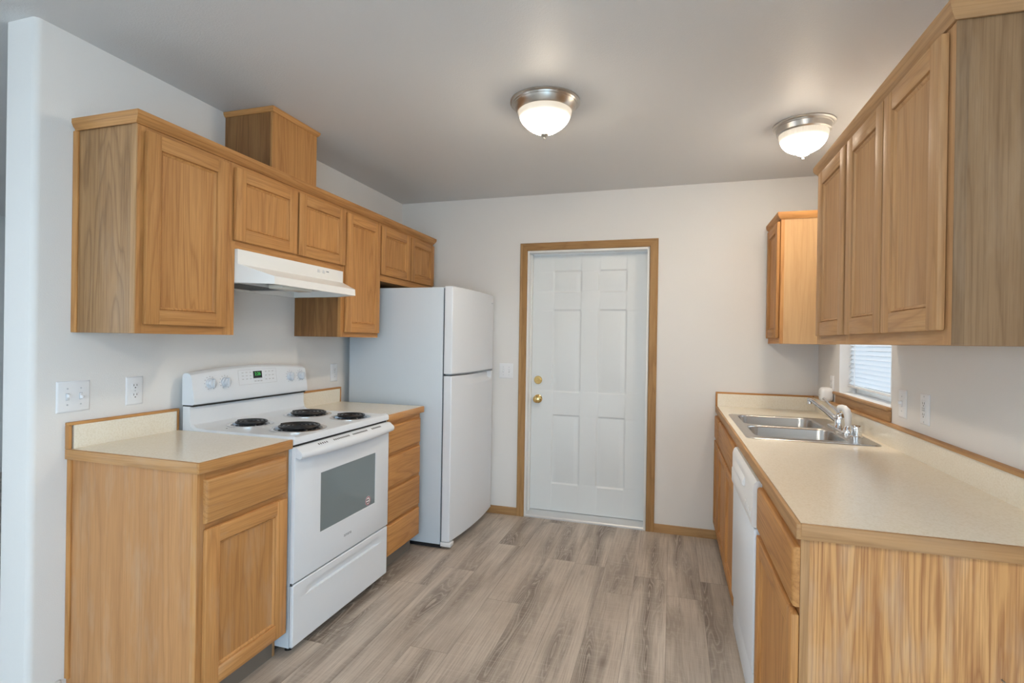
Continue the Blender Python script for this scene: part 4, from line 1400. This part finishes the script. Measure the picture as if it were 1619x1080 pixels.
ceiling_lamp(2.15, -4.75, 0.162, 0.124, 2.300, False, 'added unseen frosted dome fill lamp behind the camera', 0.019, 2.3)  # made-up lamp, added to brighten counters, floor and end panels

# ------------------------------------------------------------------ switches and outlets
G_SW = 'white wall switch and outlet plates'
def wall_plate(name, label, cat, face, pos, w, h, kind):
    """face: 'x+' wall on the left, 'x-' wall on the right, 'y-' back wall; pos: centre on the wall"""
    c = Vector(pos)
    if face == 'x+': n, u = Vector((1, 0, 0)), Vector((0, 1, 0))
    elif face == 'x-': n, u = Vector((-1, 0, 0)), Vector((0, -1, 0))
    else: n, u = Vector((0, -1, 0)), Vector((1, 0, 0))
    r = thing(name, label, cat, c, G_SW)
    def bx(mb, u0, u1, z0, z1, d0, d1, mat, bev=0.0):
        a = c + u * u0 + n * d0
        e = c + u * u1 + n * d1
        mb.box(a.x, e.x, a.y, e.y, c.z + z0, c.z + z1, mat, bev)
    def disc(mb, uu, zz, rad, d0, d1, mat):
        ax = 'x' if abs(n.x) > 0.5 else 'y'
        s = n.x if ax == 'x' else n.y
        new = mb is None
        mb = mb or MB()
        mb.lathe([(rad, d0 * s), (rad, d1 * s), (0, (d1 + 0.0002) * s)], c + u * uu + Vector((0, 0, zz)), mat, axis=ax, seg=20)
        if new: mb.build('screw', r)
    b = MB()
    lo = []
    for ins, d in ((0, 0.0006), (0, 0.002), (0.0045, 0.0055), (0.006, 0.006)):
        lo.append([c + u * uu + Vector((0, 0, zz)) + n * d for uu, zz in ((-w / 2 + ins, -h / 2 + ins), (w / 2 - ins, -h / 2 + ins), (w / 2 - ins, h / 2 - ins), (-w / 2 + ins, h / 2 - ins))])
    b.loft(lo, 'plate')
    b.build('plate', r)
    if kind.startswith('toggle'):
        n_g = int(kind[-1])
        for k in range(n_g):
            uu = (k - (n_g - 1) / 2) * 0.046
            b = MB()
            bx(b, uu - 0.006, uu + 0.006, -0.013, 0.013, 0.006, 0.0068, 'grey_plastic')
            bx(b, uu - 0.0045, uu + 0.0045, -0.011, 0.011, 0.0066, 0.009, 'plate', 0.001)
            upd = 1 if k % 2 == 0 else -1
            bx(b, uu - 0.004, uu + 0.004, -0.006 + upd * 0.004, 0.006 + upd * 0.004, 0.008, 0.019, 'plate', 0.002)
            b.build('toggle', r)
            for zz in (-0.030, 0.030):
                disc(None, uu, zz, 0.0032, 0.0058, 0.0068, 'grey_plastic')
    elif kind == 'duplex':
        for zz in (0.0195, -0.0195):
            b = MB()
            bx(b, -0.0165, 0.0165, zz - 0.0125, zz + 0.0125, 0.0058, 0.0075, 'plate', 0.0008)
            for uu in (-0.0065, 0.0065):
                bx(b, uu - 0.0011, uu + 0.0011, zz + 0.000, zz + 0.008, 0.0074, 0.0078, 'dark_slot')
            disc(b, 0, zz - 0.0065, 0.0026, 0.0073, 0.0077, 'dark_slot')
            b.build('socket', r)
        disc(None, 0, 0, 0.003, 0.0058, 0.0068, 'grey_plastic')
    else:  # rectangular safety outlet
        b = MB()
        bx(b, -0.0165, 0.0165, -0.0335, 0.0335, 0.0058, 0.0078, 'plate', 0.001)
        for zz in (0.021, -0.021):
            for uu in (-0.0065, 0.0065):
                bx(b, uu - 0.0012, uu + 0.0012, zz - 0.002, zz + 0.006, 0.0077, 0.0081, 'dark_slot')
            disc(b, 0, zz - 0.0075, 0.0026, 0.0076, 0.008, 'dark_slot')
        bx(b, -0.010, 0.010, 0.001, 0.006, 0.0077, 0.0092, 'grey_plastic', 0.0006); bx(b, -0.010, 0.010, -0.007, -0.002, 0.0077, 0.0092, 'grey_plastic', 0.0006)
        b.build('socket', r)
        for zz in (-0.048, 0.048):
            disc(None, 0, zz, 0.003, 0.0058, 0.0068, 'grey_plastic')
    return r
wall_plate('light_switch', 'white double toggle switch plate above the one drawer cabinet', 'light switch', 'x+', (0, -2.459, 1.107), 0.115, 0.116, 'toggle2')
wall_plate('power_outlet', 'white duplex outlet between the double toggle switch and the stove', 'outlet', 'x+', (0, -2.227, 1.108), 0.072, 0.116, 'duplex')
wall_plate('power_outlet', 'white duplex outlet between the stove and the refrigerator', 'outlet', 'x+', (0, -0.883, 1.110), 0.072, 0.116, 'duplex')
wall_plate('light_switch', 'white double toggle switch plate beside the door casing', 'light switch', 'y-', (0.921, 0, 1.106), 0.112, 0.116, 'toggle2')
wall_plate('light_switch', 'white single toggle switch beside the kitchen window', 'light switch', 'x-', (XW, -1.318, 1.107), 0.072, 0.116, 'toggle1')
wall_plate('power_outlet', 'white rectangular safety outlet next to the single toggle switch', 'outlet', 'x-', (XW, -1.517, 1.108), 0.072, 0.116, 'gfci')
wall_plate('power_outlet', 'white outlet behind the plug in device in the sink corner', 'outlet', 'x-', (XW, -0.325, 1.107), 0.072, 0.116, 'duplex')

def plug_in():
    r = thing('plug_in_freshener', 'rounded white plug in device in the corner beside the window', 'plug in device', (XW - 0.0085, -0.345, 1.06))
    b = MB()
    loops = []
    for k, (d, s) in enumerate(((0.0, 0.80), (0.004, 0.92), (0.014, 1.0), (0.046, 1.0), (0.056, 0.92), (0.062, 0.75), (0.064, 0.5))):
        loops.append([Vector((XW - 0.0088 - d, -0.345 + 0.036 * s * math.copysign(abs(math.cos(a)) ** 0.6, math.cos(a)), 1.052 + 0.042 * s * math.copysign(abs(math.sin(a)) ** 0.7, math.sin(a)))) for a in [2 * math.pi * q / 28 for q in range(28)]])
    b.loft(loops, 'plastic')
    b.build('housing', r, smooth=60)
    b = MB(); b.box(XW - 0.0088 - 0.0637, XW - 0.0088 - 0.0647, -0.358, -0.332, 1.046, 1.050, 'grey_plastic'); b.build('vent_slit', r)
plug_in()
